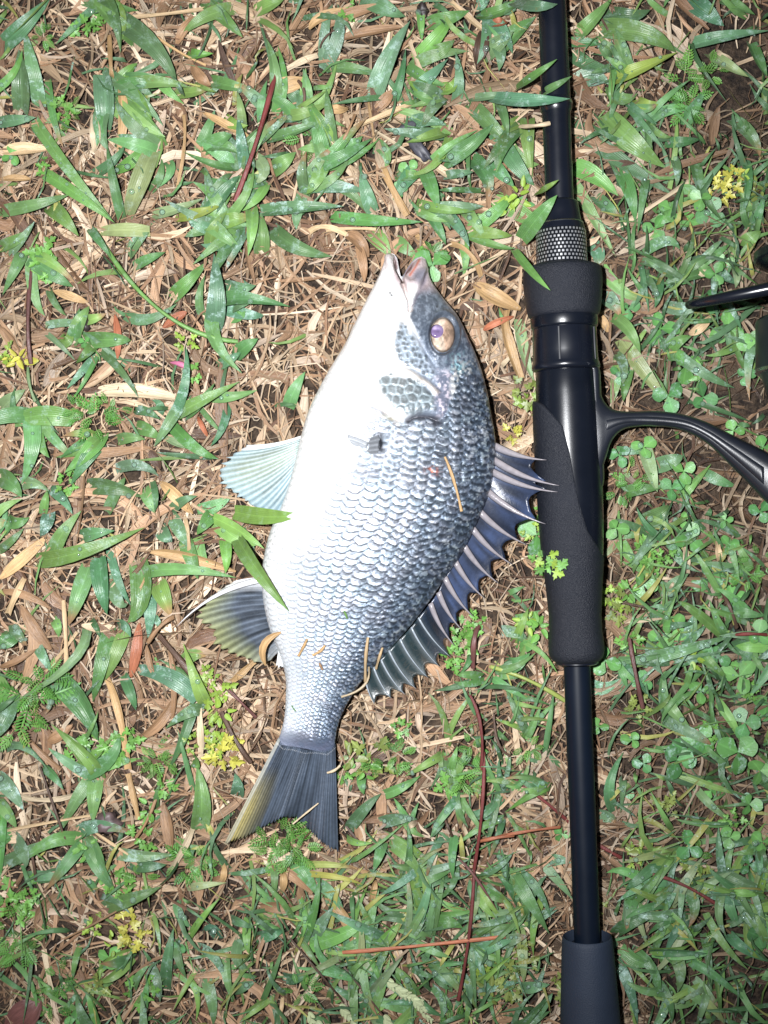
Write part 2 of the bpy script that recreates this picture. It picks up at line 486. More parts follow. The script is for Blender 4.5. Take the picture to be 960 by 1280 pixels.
h += m_ch * (smoothstep(0.0, 0.35, e2) * 0.00022)
rough_n = (vnoise(X * 0.25, Y * 0.25) - 0.5) + (vnoise(X * 0.55, Y * 0.55) - 0.5) * 0.6
h += (1 - scal) * rough_n * 0.00016 + nape * rough_n * 0.0005
# gill cover step: the cover stands proud of the body behind it
h += (1 - scal) * smoothstep(0, 1, 1 - np.clip(dg / 40.0, 0, 1)) * np.clip(smoothstep(0, 20, yg - Y), 0, 1) * 0.0011 * smoothstep(440, 490, X)
h -= np.exp(-(dg / 3.0) ** 2) * 0.0011 * smoothstep(445, 490, X)
slit = [(511, 526), (518, 521), (528, 519), (540, 520), (549, 524)]
dsl, _ = poly_dist(X, Y, slit); h -= np.exp(-(dsl / 3.2) ** 2) * 0.0026
# preopercle ridge
pre = [(478, 456), (496, 459), (515, 467), (535, 479), (546, 490)]
dpr, spr = poly_dist(X, Y, pre); h += np.exp(-(dpr / 4.5) ** 2) * 0.0007
h -= np.exp(-((dpr - 6) / 3.0) ** 2) * 0.0004
sub = [(513, 384), (509, 397), (520, 416), (534, 440), (546, 458)]
dsb, _ = poly_dist(X, Y, sub); h -= np.exp(-(dsb / 2.4) ** 2) * 0.0006
jaw = [(501, 340), (503, 352), (508, 366), (512, 378), (513, 386)]
djw, _ = poly_dist(X, Y, jaw); h -= np.exp(-(djw / 2.6) ** 2) * 0.0022
max_ = [(533, 340), (531, 351), (524, 364), (516, 380)]
dmx, _ = poly_dist(X, Y, max_); h -= np.exp(-(dmx / 2.4) ** 2) * 0.0011
lip_u = [(505, 350), (512, 356), (520, 354), (530, 340)]
dlu, _ = poly_dist(X, Y, lip_u); h += np.exp(-(dlu / 6) ** 2) * 0.0017
lip_l = [(486, 322), (489, 336), (494, 348), (500, 362), (507, 378)]
dll, _ = poly_dist(X, Y, lip_l); h += np.exp(-(dll / 4.5) ** 2) * 0.0015
mouth_in = [(494, 325), (497, 338), (501, 348)]
dmi, _ = poly_dist(X, Y, mouth_in); h -= np.exp(-(dmi / 2.6) ** 2) * 0.0010
# throat folds
for kx in (0, 8, 17):
    dth, _ = poly_dist(X, Y, [(440 + kx * 0.6, 425), (433 + kx, 445), (432 + kx, 470)])
    h -= np.exp(-(dth / 1.6) ** 2) * 0.0004
# eye socket
EX, EY = 553.5, 418.5
er = np.hypot((X - EX) / 16.5, (Y - EY) / 23.0)
h += np.exp(-((er - 1.18) / 0.16) ** 2) * 0.0011
h -= smoothstep(1.08, 0.9, er) * 0.0016
# pectoral fin pit
dpf = np.hypot((X - 474) / 5.0, (Y - 553) / 11.0); h -= np.exp(-dpf ** 2) * 0.0022
# lateral line
lat_l = [(553, 532), (549, 560), (546, 600), (540, 640), (527, 680), (508, 720), (487, 756), (464, 790), (444, 820), (424, 850), (404, 890), (388, 930)]
dlt, _ = poly_dist(X, Y, lat_l)
h += np.exp(-(dlt / 3.5) ** 2) * 0.00035 * np.sin(Aq * 6.283) * tail_fade
# slight flank undulation
h += (vnoise(X * 0.018 + 2, Y * 0.018) - 0.5) * 0.0016 * np.sin(np.pi * T01)
edge_f = np.sin(np.pi * w)[None] ** 0.5
h *= np.clip(edge_f * 1.25, 0, 1)

# pigment, with scale-edge glints painted in
def lerp(a, b, t): return a + (b - a) * t[..., None]
def C(*c): return np.array(c, float)
n_a = vnoise(X * 0.03 + 11, Y * 0.03); n_b = vnoise(X * 0.12, Y * 0.12 + 5)
tt = T01 + 0.08 * (n_a - 0.5)
back = smoothstep(0.42, 0.95, tt)
aft = smoothstep(200, 400, np.broadcast_to(sm[:, None], X.shape))
mid = smoothstep(0.10 - 0.07 * aft, 0.46 - 0.10 * aft, tt)
white = C(0.82, 0.82, 0.82); silver = C(0.30, 0.335, 0.385); dark = C(0.075, 0.097, 0.135)
colr = lerp(np.broadcast_to(white, X.shape + (3,)), silver, mid)
colr = lerp(colr, dark, back)
# toward the tail the flank stays pale further up
tailness = smoothstep(300, 560, np.broadcast_to(sm[:, None], X.shape))
colr = lerp(colr, lerp(np.broadcast_to(C(0.47, 0.52, 0.585), X.shape + (3,)), C(0.10, 0.13, 0.185), smoothstep(0.25, 0.9, tt)), tailness * 0.75)
sc_d = scal * tail_fade * smoothstep(0.16, 0.5, T01)
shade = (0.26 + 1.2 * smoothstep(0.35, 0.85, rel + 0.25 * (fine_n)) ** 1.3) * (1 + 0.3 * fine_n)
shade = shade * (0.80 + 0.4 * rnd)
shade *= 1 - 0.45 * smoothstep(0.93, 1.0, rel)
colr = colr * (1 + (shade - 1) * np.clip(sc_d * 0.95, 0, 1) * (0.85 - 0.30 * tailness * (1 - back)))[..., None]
edge_glint = sc_d * smoothstep(0.62, 0.85, rel) * (1 - smoothstep(0.95, 1.0, rel)) * smoothstep(0.75, 0.25, np.abs(lat)) * (0.35 + 0.65 * rnd)  # glint along each scale's tail-side edge, painted into the colour
edge_glint = edge_glint * (1 - 0.85 * back_n) * smoothstep(-0.25, 0.2, fine_n)
colr = lerp(colr, C(0.74, 0.75, 0.76), edge_glint * (0.85 - 0.25 * back))
colr = lerp(colr, C(0.40, 0.45, 0.48), scal * tail_fade * back_n * smoothstep(0.18, 0.42, fine_n) * 0.7)
bsc = scal * tail_fade * (1 - smoothstep(0.16, 0.5, T01))
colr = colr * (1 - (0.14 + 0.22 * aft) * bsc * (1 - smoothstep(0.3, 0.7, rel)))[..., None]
# head
headm = 1 - scal
ht = T01
hw = smoothstep(0.42, 0.62, ht + 0.06 * (n_b - 0.5)) * smoothstep(385, 430, Y)
hcol = lerp(np.broadcast_to(C(0.84, 0.83, 0.83), X.shape + (3,)), C(0.24, 0.28, 0.35), hw)
colr = lerp(colr, hcol, headm)
colr = lerp(colr, lerp(np.broadcast_to(C(0.05, 0.066, 0.095), X.shape + (3,)), C(0.17, 0.20, 0.25), smoothstep(0.35, 0.9, 0.6 * vnoise(X * 0.3, Y * 0.2) + 0.5 * vnoise(X * 0.7, Y * 0.6))), m_sn * 0.95)
colr = lerp(colr, lerp(np.broadcast_to(C(0.085, 0.10, 0.105), X.shape + (3,)), C(0.30, 0.36, 0.39), np.clip(smoothstep(0.34, 0.04, e1) * 0.75 + 0.35 * id1 + 0.5 * fine_n, 0, 1)), m_op * 0.92)
colr = lerp(colr, lerp(np.broadcast_to(C(0.28, 0.335, 0.40), X.shape + (3,)), C(0.06, 0.075, 0.09), smoothstep(0.55, 0.15, c2 + 0.3 * fine_n)), m_ch * 0.9)
strip = smoothstep(538, 552, X) * headm * smoothstep(455, 470, Y)
colr = lerp(colr, lerp(np.broadcast_to(C(0.12, 0.13, 0.18), X.shape + (3,)), C(0.52, 0.46, 0.52), smoothstep(-0.1, 0.35, fine_n)), strip * 0.9)
colr = lerp(colr, C(0.50, 0.40, 0.30), np.exp(-(dpr / 3.2) ** 2) * 0.55)
gl2 = [(497, 526), (484, 515), (472, 498), (464, 484)]
dg2, _ = poly_dist(X, Y, gl2); colr = lerp(colr, C(0.55, 0.45, 0.36), np.exp(-(dg2 / 5) ** 2) * 0.5)
dgl, _ = poly_dist(X, Y, [(444, 500), (455, 512), (475, 519), (490, 524)]); colr = lerp(colr, C(0.62, 0.52, 0.36), np.exp(-(dgl / 2) ** 2) * 0.5)
colr = lerp(colr, C(0.03, 0.025, 0.03), np.exp(-(dsl / 2.6) ** 2) * 0.9)
dbl = np.hypot((X - 545) / 9, (Y - 527) / 7); colr = lerp(colr, C(0.045, 0.045, 0.06), np.exp(-dbl ** 2) * 0.85)
colr = lerp(colr, C(0.06, 0.075, 0.10), np.exp(-((er - 1.08) / 0.14) ** 2) * 0.85)
dcy = np.hypot((X - 572) / 10, (Y - 455) / 14); colr = lerp(colr, C(0.30, 0.52, 0.56), np.exp(-dcy ** 2) * 0.6 * smoothstep(0.45, 0.7, vnoise(X * 0.4, Y * 0.4)))
# mouth
mo = smoothstep(372, 350, Y) * smoothstep(488, 494, X)
colr = lerp(colr, C(0.44, 0.34, 0.35), mo * 0.9)
lowlip = smoothstep(350, 328, Y) * smoothstep(494, 488, X)
colr = lerp(colr, C(0.66, 0.58, 0.58), lowlip * 0.8)
dul = np.hypot((X - 525) / 10, (Y - 346) / 11); colr = lerp(colr, C(0.17, 0.17, 0.215), np.exp(-dul ** 4) * 0.9)
dred, _ = poly_dist(X, Y, [(524, 324), (519, 333), (512, 343)]); colr = lerp(colr, C(0.42, 0.12, 0.07), np.exp(-(dred / 2.0) ** 2) * 0.85)
colr = lerp(colr, C(0.16, 0.07, 0.07), np.exp(-(dmi / 1.6) ** 2) * 0.7)
rim0 = (1 - smoothstep(3, 10, np.broadcast_to(sm[:, None], X.shape))) * smoothstep(494, 499, X) * smoothstep(519, 511, X)
colr = lerp(colr, C(0.20, 0.10, 0.10), rim0 * 0.9)
colr = lerp(colr, C(0.50, 0.40, 0.36), np.exp(-(djw / 3) ** 2) * 0.6)
colr = lerp(colr, C(0.12, 0.10, 0.13), np.exp(-(dmx / 1.8) ** 2) * 0.7)
for (qx, qy) in ((487.5, 366), (489.5, 369), (546, 384)):
    colr = lerp(colr, C(0.02, 0.02, 0.02), np.exp(-(np.hypot(X - qx, Y - qy) / 1.6) ** 2) * 0.9)
# blood mark, dark freckles on the nape
dbd = np.hypot((X - 541) / 8, (Y - 589) / 4.5); colr = lerp(colr, C(0.55, 0.14, 0.06), np.exp(-dbd ** 2) * smoothstep(0.45, 0.6, vnoise(X * 0.3, Y * 0.4 + 8)) * 0.9)
colr = lerp(colr, C(0.55, 0.54, 0.52), nape * (1 - behind) * smoothstep(0.5, 0.66, vnoise(X * 0.33, Y * 0.33 + 2)) * 0.8)
colr = lerp(colr, C(0.03, 0.035, 0.05), np.exp(-(dlt / 1.7) ** 2) * 0.35 * (np.sin(Aq * 6.283) > -0.2) * behind)
# purple-blue base of the tail
colr = lerp(colr, C(0.12, 0.14, 0.21), smoothstep(588, 618, np.broadcast_to(sm[:, None], X.shape)) * 0.9)
colr = lerp(colr, C(0.012, 0.012, 0.016), np.exp(-(np.hypot((X - 475.5) / 3.0, (Y - 554) / 10.5)) ** 4) * 0.95)
colr = np.clip(colr, 0.01, 0.88)
sheen = np.clip(0.30 + 0.6 * scal * smoothstep(0.1, 0.4, T01), 0, 1) * (1 - 0.8 * mo)

top = PA(X, Y, Zt)
d1 = np.gradient(top, axis=0); d2 = np.gradient(top, axis=1)
nrm = np.cross(d1, d2); ln = np.linalg.norm(nrm, axis=-1, keepdims=True); nrm = nrm / np.maximum(ln, 1e-12)
nrm *= np.sign(nrm[..., 2:3] + 1e-9)
top = top + nrm * h[..., None]
FISH_TOP = (X, Y, top[..., 2])
# underside
wb = np.linspace(1, 0, NB + 2)[1:-1]
XB = ((1 - np.cos(np.pi * wb)) / 2) ** 1.18; ZB = np.sin(np.pi * wb) ** 0.7
DB = np.interp(XB, fx_t, fr[:, 1]) - (325 + 5 * XB)
bX = EL[:, 0:1] + (ER[:, 0:1] - EL[:, 0:1]) * XB[None]
bY = EL[:, 1:2] + (ER[:, 1:2] - EL[:, 1:2]) * XB[None] + DB[None] * fade[:, None]
bZ = Zc[:, None] - (Ts * tip * tail_r * 0.86)[:, None] * ZB[None]
bot = PA(bX, bY, bZ)
bcol = np.where(XB[None, :, None] < 0.4, np.array([0.78, 0.78, 0.78])[None, None], np.array([0.22, 0.25, 0.29])[None, None]) * np.ones(bX.shape + (1,))
allv = np.concatenate([top, bot], 1); M = NW + NB
allc = np.concatenate([np.concatenate([colr, sheen[..., None]], -1), np.concatenate([bcol, np.full(bX.shape + (1,), 0.5)], -1)], 1)
V = allv.reshape(-1, 3); Cc = allc.reshape(-1, 4)
F = grid_faces(NS, M, wrap=True)
ORG = P(470, 620, 0.004)
fish = empty('fish', ORG, 'silver fish with white belly and dark spiny back lying on its side on the grass', 'fish')
body = mesh_obj('body', V, F[:, ::-1], M_skin, fish, Cc)
# caps: close the snout and tail rings by stitching top to underside
bm_f = []
for row in (0, NS - 1):
    for k in range(0, 0): pass
def cap(row):
    fs = []
    topi = [row * M + j for j in range(NW)]
    boti = [row * M + NW + int(round((NB - 1) * (1 - j / (NW - 1)))) for j in range(NW)]
    for j in range(NW - 1):
        q = [topi[j], topi[j + 1], boti[j + 1], boti[j]]
        q2 = [a for n_, a in enumerate(q) if a not in q[:n_]]
        if len(q2) >= 3: fs.append(q2)
    return fs
capv = V; capf = cap(0) + cap(NS - 1)
used = sorted({a for f_ in capf for a in f_}); rm = {a: i for i, a in enumerate(used)}
import bmesh
bmx = bmesh.new(); bmx.from_mesh(body.data); bmx.verts.ensure_lookup_table()
for f_ in capf:
    try: bmx.faces.new([bmx.verts[a] for a in f_]).smooth = True
    except ValueError: pass
bmesh.ops.recalc_face_normals(bmx, faces=bmx.faces)
bmx.to_mesh(body.data); bmx.free()

def fish_z(px, py):
    i = np.argmin((FISH_TOP[0] - px) ** 2 + (FISH_TOP[1] - py) ** 2)
    return FISH_TOP[2].ravel()[i]

# eye
_ie = np.argmin((X - EX) ** 2 + (Y - EY) ** 2); _i0, _j0 = np.unravel_index(_ie, X.shape)
_jl, _jr = np.argmin(np.abs(X[_i0] - (EX - 17))), np.argmin(np.abs(X[_i0] - (EX + 17)))
EYE_GX = (Zt[_i0, _jr] - Zt[_i0, _jl]) / (X[_i0, _jr] - X[_i0, _jl])
EYE_GY = (Zt[_i0 + 24, _j0] - Zt[_i0 - 24, _j0]) / (Y[_i0 + 24, _j0] - Y[_i0 - 24, _j0])
def dome(cx, cy, rx, ry, z0, hgt, colf, name, parent, n=14, m=36, mat=None):
    vs_, cs_ = [], []
    for i in range(n):
        r = i / (n - 1)
        for j in range(m):
            a = 2 * math.pi * j / m
            vs_.append(P(cx + rx * r * math.cos(a), cy + ry * r * math.sin(a), z0 + hgt * math.sqrt(max(0, 1 - r * r)) + 0.92 * EYE_GX * (cx - EX + rx * r * math.cos(a)) + 0.92 * EYE_GY * (cy - EY + ry * r * math.sin(a))))
            cs_.append(colf(r, a))
    return mesh_obj(name, np.array(vs_), grid_faces(n, m, True), mat or M_eye, parent, np.array(cs_))
ez = fish_z(EX, EY)
def iris(r, a):
    k = 0.5 + 0.5 * math.sin(a * 1.0 + 0.6)
    c = np.array([0.55, 0.44, 0.35]) * (1 - 0.0 * k)
    f_ = 0.6 * vnoise(np.array(r * 4 * math.cos(a) + 9), np.array(r * 4 * math.sin(a) + 9)) + 0.4 * vnoise(np.array(r * 11 * math.cos(a) + 19), np.array(r * 11 * math.sin(a) + 9))
    c = c * (0.25 + 1.35 * f_)
    if math.cos(a) > 0.2: c = c * (1 - 0.55 * (math.cos(a) - 0.2)) * np.array([1.0, 0.85, 0.78])
    if r > 0.9: c = c * 0.35
    return c
eye = dome(EX, EY, 15.8, 22.2, ez - 0.0002, 0.0028, iris, 'eye', fish)
def pup(r, a):
    if r > 0.88: return np.array([0.05, 0.035, 0.07])
    q = float(vnoise(np.array(r * 2.4 * math.cos(a) + 5), np.array(r * 2.4 * math.sin(a) + 5)))
    return np.array([0.17, 0.12, 0.24]) * (0.6 + 0.9 * q) + np.array([0.25, 0.22, 0.27]) * max(0, q - 0.5) * 1.6
dome(547.5, 414.5, 9.6, 9.8, ez + 0.0010, 0.0022, pup, 'pupil', eye)

# ------------------------------------------------------------------ fins
def fin(name, bases, tips, zb, zt, colf, parent, sub=5, m=12, ridge=0.0004, bow=0.0, scallop=0.0, jag=0.0, sag=0.0, thick=0.0004, seed=1):
    r_ = np.random.default_rng(seed)
    n = len(bases); bases = np.array(bases, float); tips = np.array(tips, float)
    zb = np.full(n, zb) if np.isscalar(zb) else np.array(zb); zt = np.full(n, zt) if np.isscalar(zt) else np.array(zt)
    q = np.linspace(0, n - 1, (n - 1) * sub + 1)
    idx = np.arange(n)
    bx, by, tx, ty = (np.interp(q, idx, a) for a in (bases[:, 0], bases[:, 1], tips[:, 0], tips[:, 1]))
    zz0, zz1 = np.interp(q, idx, zb), np.interp(q, idx, zt)
    frac = q - np.floor(q)
    ext = 1 - scallop * np.sin(np.pi * frac) - jag * r_.random(len(q))
    vv = np.linspace(0, 1, m)
    vs_, cs_ = [], []
    for a in range(len(q)):
        L_ = math.hypot(tx[a] - bx[a], ty[a] - by[a]) + 1e-6
        nx, ny = -(ty[a] - by[a]) / L_, (tx[a] - bx[a]) / L_
        for b_ in range(m):
            t = vv[b_] * ext[a]
            o = bow * L_ * 4 * t * (1 - t)
            rr = math.cos(2 * math.pi * frac[a]) * ridge * (1 - 0.5 * t) if sub > 1 else 0
            z = zz0[a] * (1 - t) + zz1[a] * t + rr - sag * 4 * t * (1 - t)
            vs_.append(P(bx[a] + (tx[a] - bx[a]) * t + nx * o, by[a] + (ty[a] - by[a]) * t + ny * o, z))
            cs_.append(colf(q[a] / (n - 1), t, 0.5 + 0.5 * math.cos(2 * math.pi * frac[a])))
    vs_ = np.array(vs_); nv = len(vs_)
    f = grid_faces(len(q), m)
    low = vs_ - np.array([0, 0, thick])
    rim = []
    nq = len(q)
    per = [i * m for i in range(nq)] + [(nq - 1) * m + j for j in range(1, m)] + [i * m + m - 1 for i in range(nq - 2, -1, -1)] + [j for j in range(m - 2, 0, -1)]
    for a, b_ in zip(per, per[1:] + per[:1]): rim.append((a, b_, b_ + nv, a + nv))
    f2 = np.concatenate([f, f[:, ::-1] + nv, np.array(rim)])
    return mesh_obj(name, np.concatenate([vs_, low]), f2, M_fin, parent, np.concatenate([cs_, cs_]))

# tail
def lin(a, b, n): return [(a[0] + (b[0] - a[0]) * i / (n - 1), a[1] + (b[1] - a[1]) * i / (n - 1)) for i in range(n)]
def along(pts, n):
    p = np.array(pts, float); d = np.concatenate([[0], np.cumsum(np.hypot(*np.diff(p, axis=0).T))])
    q = np.linspace(0, d[-1], n); return np.stack([np.interp(q, d, p[:, 0]), np.interp(q, d, p[:, 1])], -1)
NR = 34
tb = along([(348, 922), (356, 931), (385, 938), (410, 938), (419, 930)], NR)
tt_ = along([(277, 1061), (288, 1056), (306, 1050), (330, 1036), (352, 1024), (368, 1024), (385, 1040), (400, 1056), (412, 1066), (423, 1068)], NR)
def tail_col(a, t, rg):
    nz = float(vnoise(np.array(a * 37.0), np.array(t * 3.0)))
    c = np.array([0.050, 0.064, 0.088]) * (0.8 + 0.35 * rg) * (0.5 + 1.0 * nz)
    yel = max(0, 1 - a / 0.30) * min(1, max(0, t - 0.25) / 0.4)
    c = c * (1 - yel) + np.array([0.36, 0.30, 0.10]) * (0.6 + 0.6 * rg) * yel
    if a < 0.05: c = c * 0.4 + np.array([0.45, 0.45, 0.40]) * 0.6
    return np.append(c, 0.97 - 0.25 * max(0, t - 0.85) / 0.15 * (1 - rg))
fin('tail_fin', tb, tt_, 0.0135, [0.0125 + 0.003 * math.sin(i * 0.5) for i in range(NR)], tail_col, fish, sub=5, m=18, ridge=0.00013, bow=0.0, jag=0.05, scallop=0.02, sag=0.0, seed=4)
# pelvic fin
pb = along([(378, 544), (376, 556), (374, 572), (371, 590)], 10)
pt = along([(345, 544), (300, 557), (274, 580), (268, 598), (282, 616), (302, 628), (322, 640), (340, 641), (354, 645), (364, 640)], 10)
pt = [(306, 556), (280, 573), (268, 592), (274, 608), (290, 619), (304, 629), (321, 640), (339, 642), (352, 645), (364, 640)]
def pel_col(a, t, rg):
    nz = float(vnoise(np.array(a * 23.0 + 3), np.array(t * 2.5)))
    c = np.array([0.25, 0.38, 0.45]) * (0.7 + 0.4 * rg) * (0.6 + 0.8 * nz)
    c = c * (1 - 0.5 * rg) + np.array([0.62, 0.64, 0.60]) * 0.5 * rg
    yl = math.exp(-((a - 0.35) / 0.25) ** 2) * (1 - rg) * 0.45
    c = c * (1 - yl) + np.array([0.42, 0.42, 0.16]) * yl
    bl = max(0, (t - 0.7) / 0.3) * 0.5
    c = c * (1 - bl) + np.array([0.42, 0.60, 0.70]) * bl
    if a < 0.07: c = np.array([0.72, 0.74, 0.74])
    return np.append(c, 0.70 + 0.26 * rg - 0.15 * t)
pb = along(pb, 19); pt = along(pt, 19)
fin('pelvic_fin', pb, pt, 0.0185, 0.0125, pel_col, fish, sub=4, m=16, ridge=0.00035, bow=-0.05, scallop=0.05, jag=0.05, sag=-0.002, seed=6)
# anal fin
ab = along([(330, 722), (333, 745), (338, 770), (344, 800), (348, 815)], 12)
at_ = [(290, 727), (262, 744), (240, 772), (252, 782), (264, 792), (262, 806), (276, 814), (290, 820), (302, 824), (316, 828), (327, 832), (338, 826)]
def anal_col(a, t, rg):
    nz = float(vnoise(np.array(a * 21.0 + 8), np.array(t * 3.5)))
    c = np.array([0.07, 0.085, 0.11]) * (0.6 + 0.6 * rg) * (0.4 + 1.3 * nz)
    g_ = max(0, (t - 0.45) / 0.55) * 0.8
    c = c * (1 - g_) + np.array([0.34, 0.36, 0.16]) * (0.6 + 0.6 * rg) * g_
    wh = max(0, 1 - a / 0.2)
    c = c * (1 - wh) + np.array([0.74, 0.74, 0.75]) * wh
    wr = max(0, (a - 0.8) / 0.2) * 0.6
    c = c * (1 - wr) + np.array([0.45, 0.47, 0.48]) * wr
    return np.append(c, 0.93 - 0.25 * t * (1 - rg))
ab = along(ab, 18); at_ = along(at_, 18)
anal = fin('anal_fin', ab, at_, 0.0165, 0.0115, anal_col, fish, sub=5, m=16, ridge=0.0004, bow=0.04, scallop=0.07, jag=0.07, seed=8)
def flap_col(a, t, rg): return np.array([0.72, 0.73, 0.74, 0.97])
fin('anal_flap', [(350, 800), (353, 806), (357, 812), (360, 818), (362, 824)], [(345, 833), (348, 836), (352, 834), (357, 838), (360, 836)], 0.0175, 0.0150, flap_col, anal, sub=4, m=8, ridge=0.0004, scallop=0.1)
# pectoral fin, folded: a pale lobe and a grey one standing out of a dark pit
pz = fish_z(462, 555)
def pec_a(a, t, rg): return np.array([0.30, 0.315, 0.34, 1.0]) * np.array([0.8 + 0.3 * rg] * 3 + [1])
def pec_b(a, t, rg): return np.array([0.19, 0.20, 0.22, 1.0]) * np.array([0.7 + 0.5 * rg] * 3 + [1])
pec = fin('pectoral_fin', [(473, 543), (475, 549), (473, 556), (474, 562), (473, 567)], [(461, 548), (459, 553), (460, 558), (457, 564), (462, 568)], [pz + 0.0002] * 5, [pz + 0.0036, pz + 0.004, pz + 0.003, pz + 0.0034, pz + 0.0026], pec_b, fish, sub=4, m=8, ridge=0.0004, scallop=0.12, thick=0.0007)
fin('fin_lobe', [(460, 553), (459, 557), (458, 561)], [(434, 543), (434, 547), (440, 556)], [pz + 0.0016] * 3, [pz + 0.0022] * 3, pec_a, pec, sub=5, m=9, ridge=-0.0004, bow=0.03, thick=0.0006)
# dorsal fin with spines
sp = [((617, 557), (683, 575)), ((617, 575), (699, 607)), ((614, 589), (697, 615)), ((609, 614), (682, 655)), ((599, 639), (659, 681)), ((590, 660), (641, 706)),
      ((579, 681), (623, 729)), ((569, 702), (606, 748)), ((556, 722), (592, 771)), ((548, 740), (577, 787)), ((538, 754), (568, 807))]
soft = [((523, 772), (563, 821)), ((514, 784), (549, 833)), ((500, 799), (535, 847)), ((486, 813), (520, 861)), ((476, 824), (506, 868)), ((467, 834), (489, 873)), ((456, 845), (468, 880))]
def surf_over_rod(px, py, zmin):
    # height needed to clear the foam grip
    d_ = abs(px - rod_x(py)); r = grip_r(py) + 1
    if d_ < r: return max(zmin, ROD_Z + RS * math.sqrt(r * r - d_ * d_) + 0.0018)
    return zmin
def zc_at(py): return float(np.interp(py, PYg[:, NW - 1], Zc))
bs = [a for a, b in sp + soft]; tp = [b for a, b in sp + soft]
zb_ = [zc_at(a[1]) + 0.0005 for a in bs]
zt_ = [surf_over_rod(b[0], b[1], max(0.0135, zc_at(a[1]) - 0.004)) for a, b in sp + soft]
# membrane stops short of the free spine tips
mem_t = []
for i, ((bx, by), (tx, ty)) in enumerate(sp + soft):
    e = 0.84 if i < 11 else 1.0
    mem_t.append((bx + (tx - bx) * e, by + (ty - by) * e))
mem_z = [z0 + (z1 - z0) * (0.84 if i < 11 else 1.0) - 0.0004 for i, (z0, z1) in enumerate(zip(zb_, zt_))]
def dor_col(a, t, rg):
    nz = float(vnoise(np.array(a * 70.0 + 2), np.array(t * 2.2)))
    c = np.array([0.016, 0.024, 0.050]) * (0.4 + 1.2 * nz) + np.array([0.02, 0.035, 0.085]) * max(0, nz - 0.55) * 2
    if a > 0.58:
        g_ = min(1, (a - 0.58) / 0.15)
        c = c * (1 - g_) + (np.array([0.022, 0.040, 0.046]) + 0.10 * rg ** 3) * g_
        return np.append(c, 0.66 + 0.25 * rg - 0.30 * t)
    return np.append(c + 0.02 * (1 - t), 0.95 - 0.18 * t)
dorsal = fin('dorsal_fin', bs, mem_t, [z - 0.0006 for z in zb_], mem_z, dor_col, fish, sub=6, m=14, ridge=0.0002, bow=0.05, scallop=0.20, jag=0.05, sag=0.0012, seed=9)
def spine(b, t, z0, z1, rw, parent, c0, c1, bow=0.05, seg=9, m=8):
    L_ = math.hypot(t[0] - b[0], t[1] - b[1]); nx, ny = -(t[1] - b[1]) / L_, (t[0] - b[0]) / L_
    vs_, cs_ = [], []
    for i in range(seg + 1):
        q = i / seg
        o = bow * L_ * 4 * q * (1 - q)
        c = np.array(P(b[0] + (t[0] - b[0]) * q + nx * o, b[1] + (t[1] - b[1]) * q + ny * o, z0 + (z1 - z0) * q))
        r = rw * K * (1.0 - q) ** 0.75 * (0.75 + 0.5 * math.sin(math.pi * min(1, q + 0.25))) + 0.00008
        wv = np.array([nx, -ny, 0])
        for j in range(m):
            a = 2 * math.pi * j / m
            vs_.append(c + wv * r * math.cos(a) + UP * r * 0.8 * math.sin(a))
            k = 0.5 + 0.5 * math.cos(a - 2.2)
            cs_.append(np.array(c0) * k + np.array(c1) * (1 - k))
    f = [tuple(x) for x in grid_faces(seg + 1, m, True)] + [tuple(range(m - 1, -1, -1)), tuple(seg * m + j for j in range(m))]
    return mesh_obj('spine', np.array(vs_), f, M_spine, parent, np.array(cs_))
for i, (b, t) in enumerate(sp):
    spine(b, t, zb_[i], zt_[i] + 0.0004, 4.3 - 0.12 * i if i else 4.2, dorsal, (0.27, 0.245, 0.26), (0.06, 0.07, 0.10), bow=0.055)
for i, (b, t) in enumerate(soft):
    s_ = spine(b, t, zb_[11 + i], zt_[11 + i] + 0.0003, 1.0, dorsal, (0.30, 0.34, 0.38), (0.10, 0.12, 0.15), bow=0.05)
    s_.name = 'ray'
# first anal spine
spine((330, 724), (221, 783), 0.0175, 0.0105, 3.4, anal, (0.62, 0.62, 0.64), (0.40, 0.41, 0.44), bow=0.085)

# ------------------------------------------------------------------ fishing rod
rod = empty('fishing_rod', tuple(rod_pt(600) * np.array([1, 1, 0]) + np.array([0, 0, 0.003])), 'black fishing rod with foam grips and woven carbon ring lying on the grass', 'fishing rod')
def lathe(name, prof, mat, parent, m=56, uv=False, capends=True, squash=None):
    vs_, uvs = [], []
    for (y, r) in prof:
        c = rod_pt(y)
        for j in range(m):
            a = 2 * math.pi * j / m
            rr = r * RS
            vs_.append(c + ROD_V * rr * math.cos(a) + UP * rr * math.sin(a))
            uvs.append((j / m, (y - prof[0][0]) / (prof[-1][0] - prof[0][0] + 1e-9)))
    n = len(prof)
    f = [tuple(x) for x in grid_faces(n, m, True)]
    if capends: f += [tuple(range(m - 1, -1, -1)), tuple((n - 1) * m + j for j in range(m))]
    o = mesh_obj(name, np.array(vs_), f, mat, parent, uv=np.array(uvs) if uv else None)
    # recalc normals outward
    b_ = bmesh.new(); b_.from_mesh(o.data); bmesh.ops.recalc_face_normals(b_, faces=b_.faces); b_.to_mesh(o.data); b_.free()
    for e in o.data.polygons: pass
    try:
        o.data.set_sharp_from_angle(angle=math.radians(42))
    except Exception: pass
    return o
lathe('blank', [(-900, 12.5), (-400, 15), (0, 17.2), (126, 18.4)], M_gloss, rod)
tr_ = lathe('thread_trim', [(124, 18.6), (126, 19.6), (131, 20.2), (136, 20.0), (139, 19), (141, 18.0)], M_gloss, rod)
lathe('trim_ring', [(128.2, 20.1), (129, 20.6), (130.4, 20.6), (131.2, 20.1)], M_steel, tr_)
lathe('ferrule', [(139, 18.2), (150, 17.6), (200, 17.4), (254, 17.6)], M_gloss, rod)
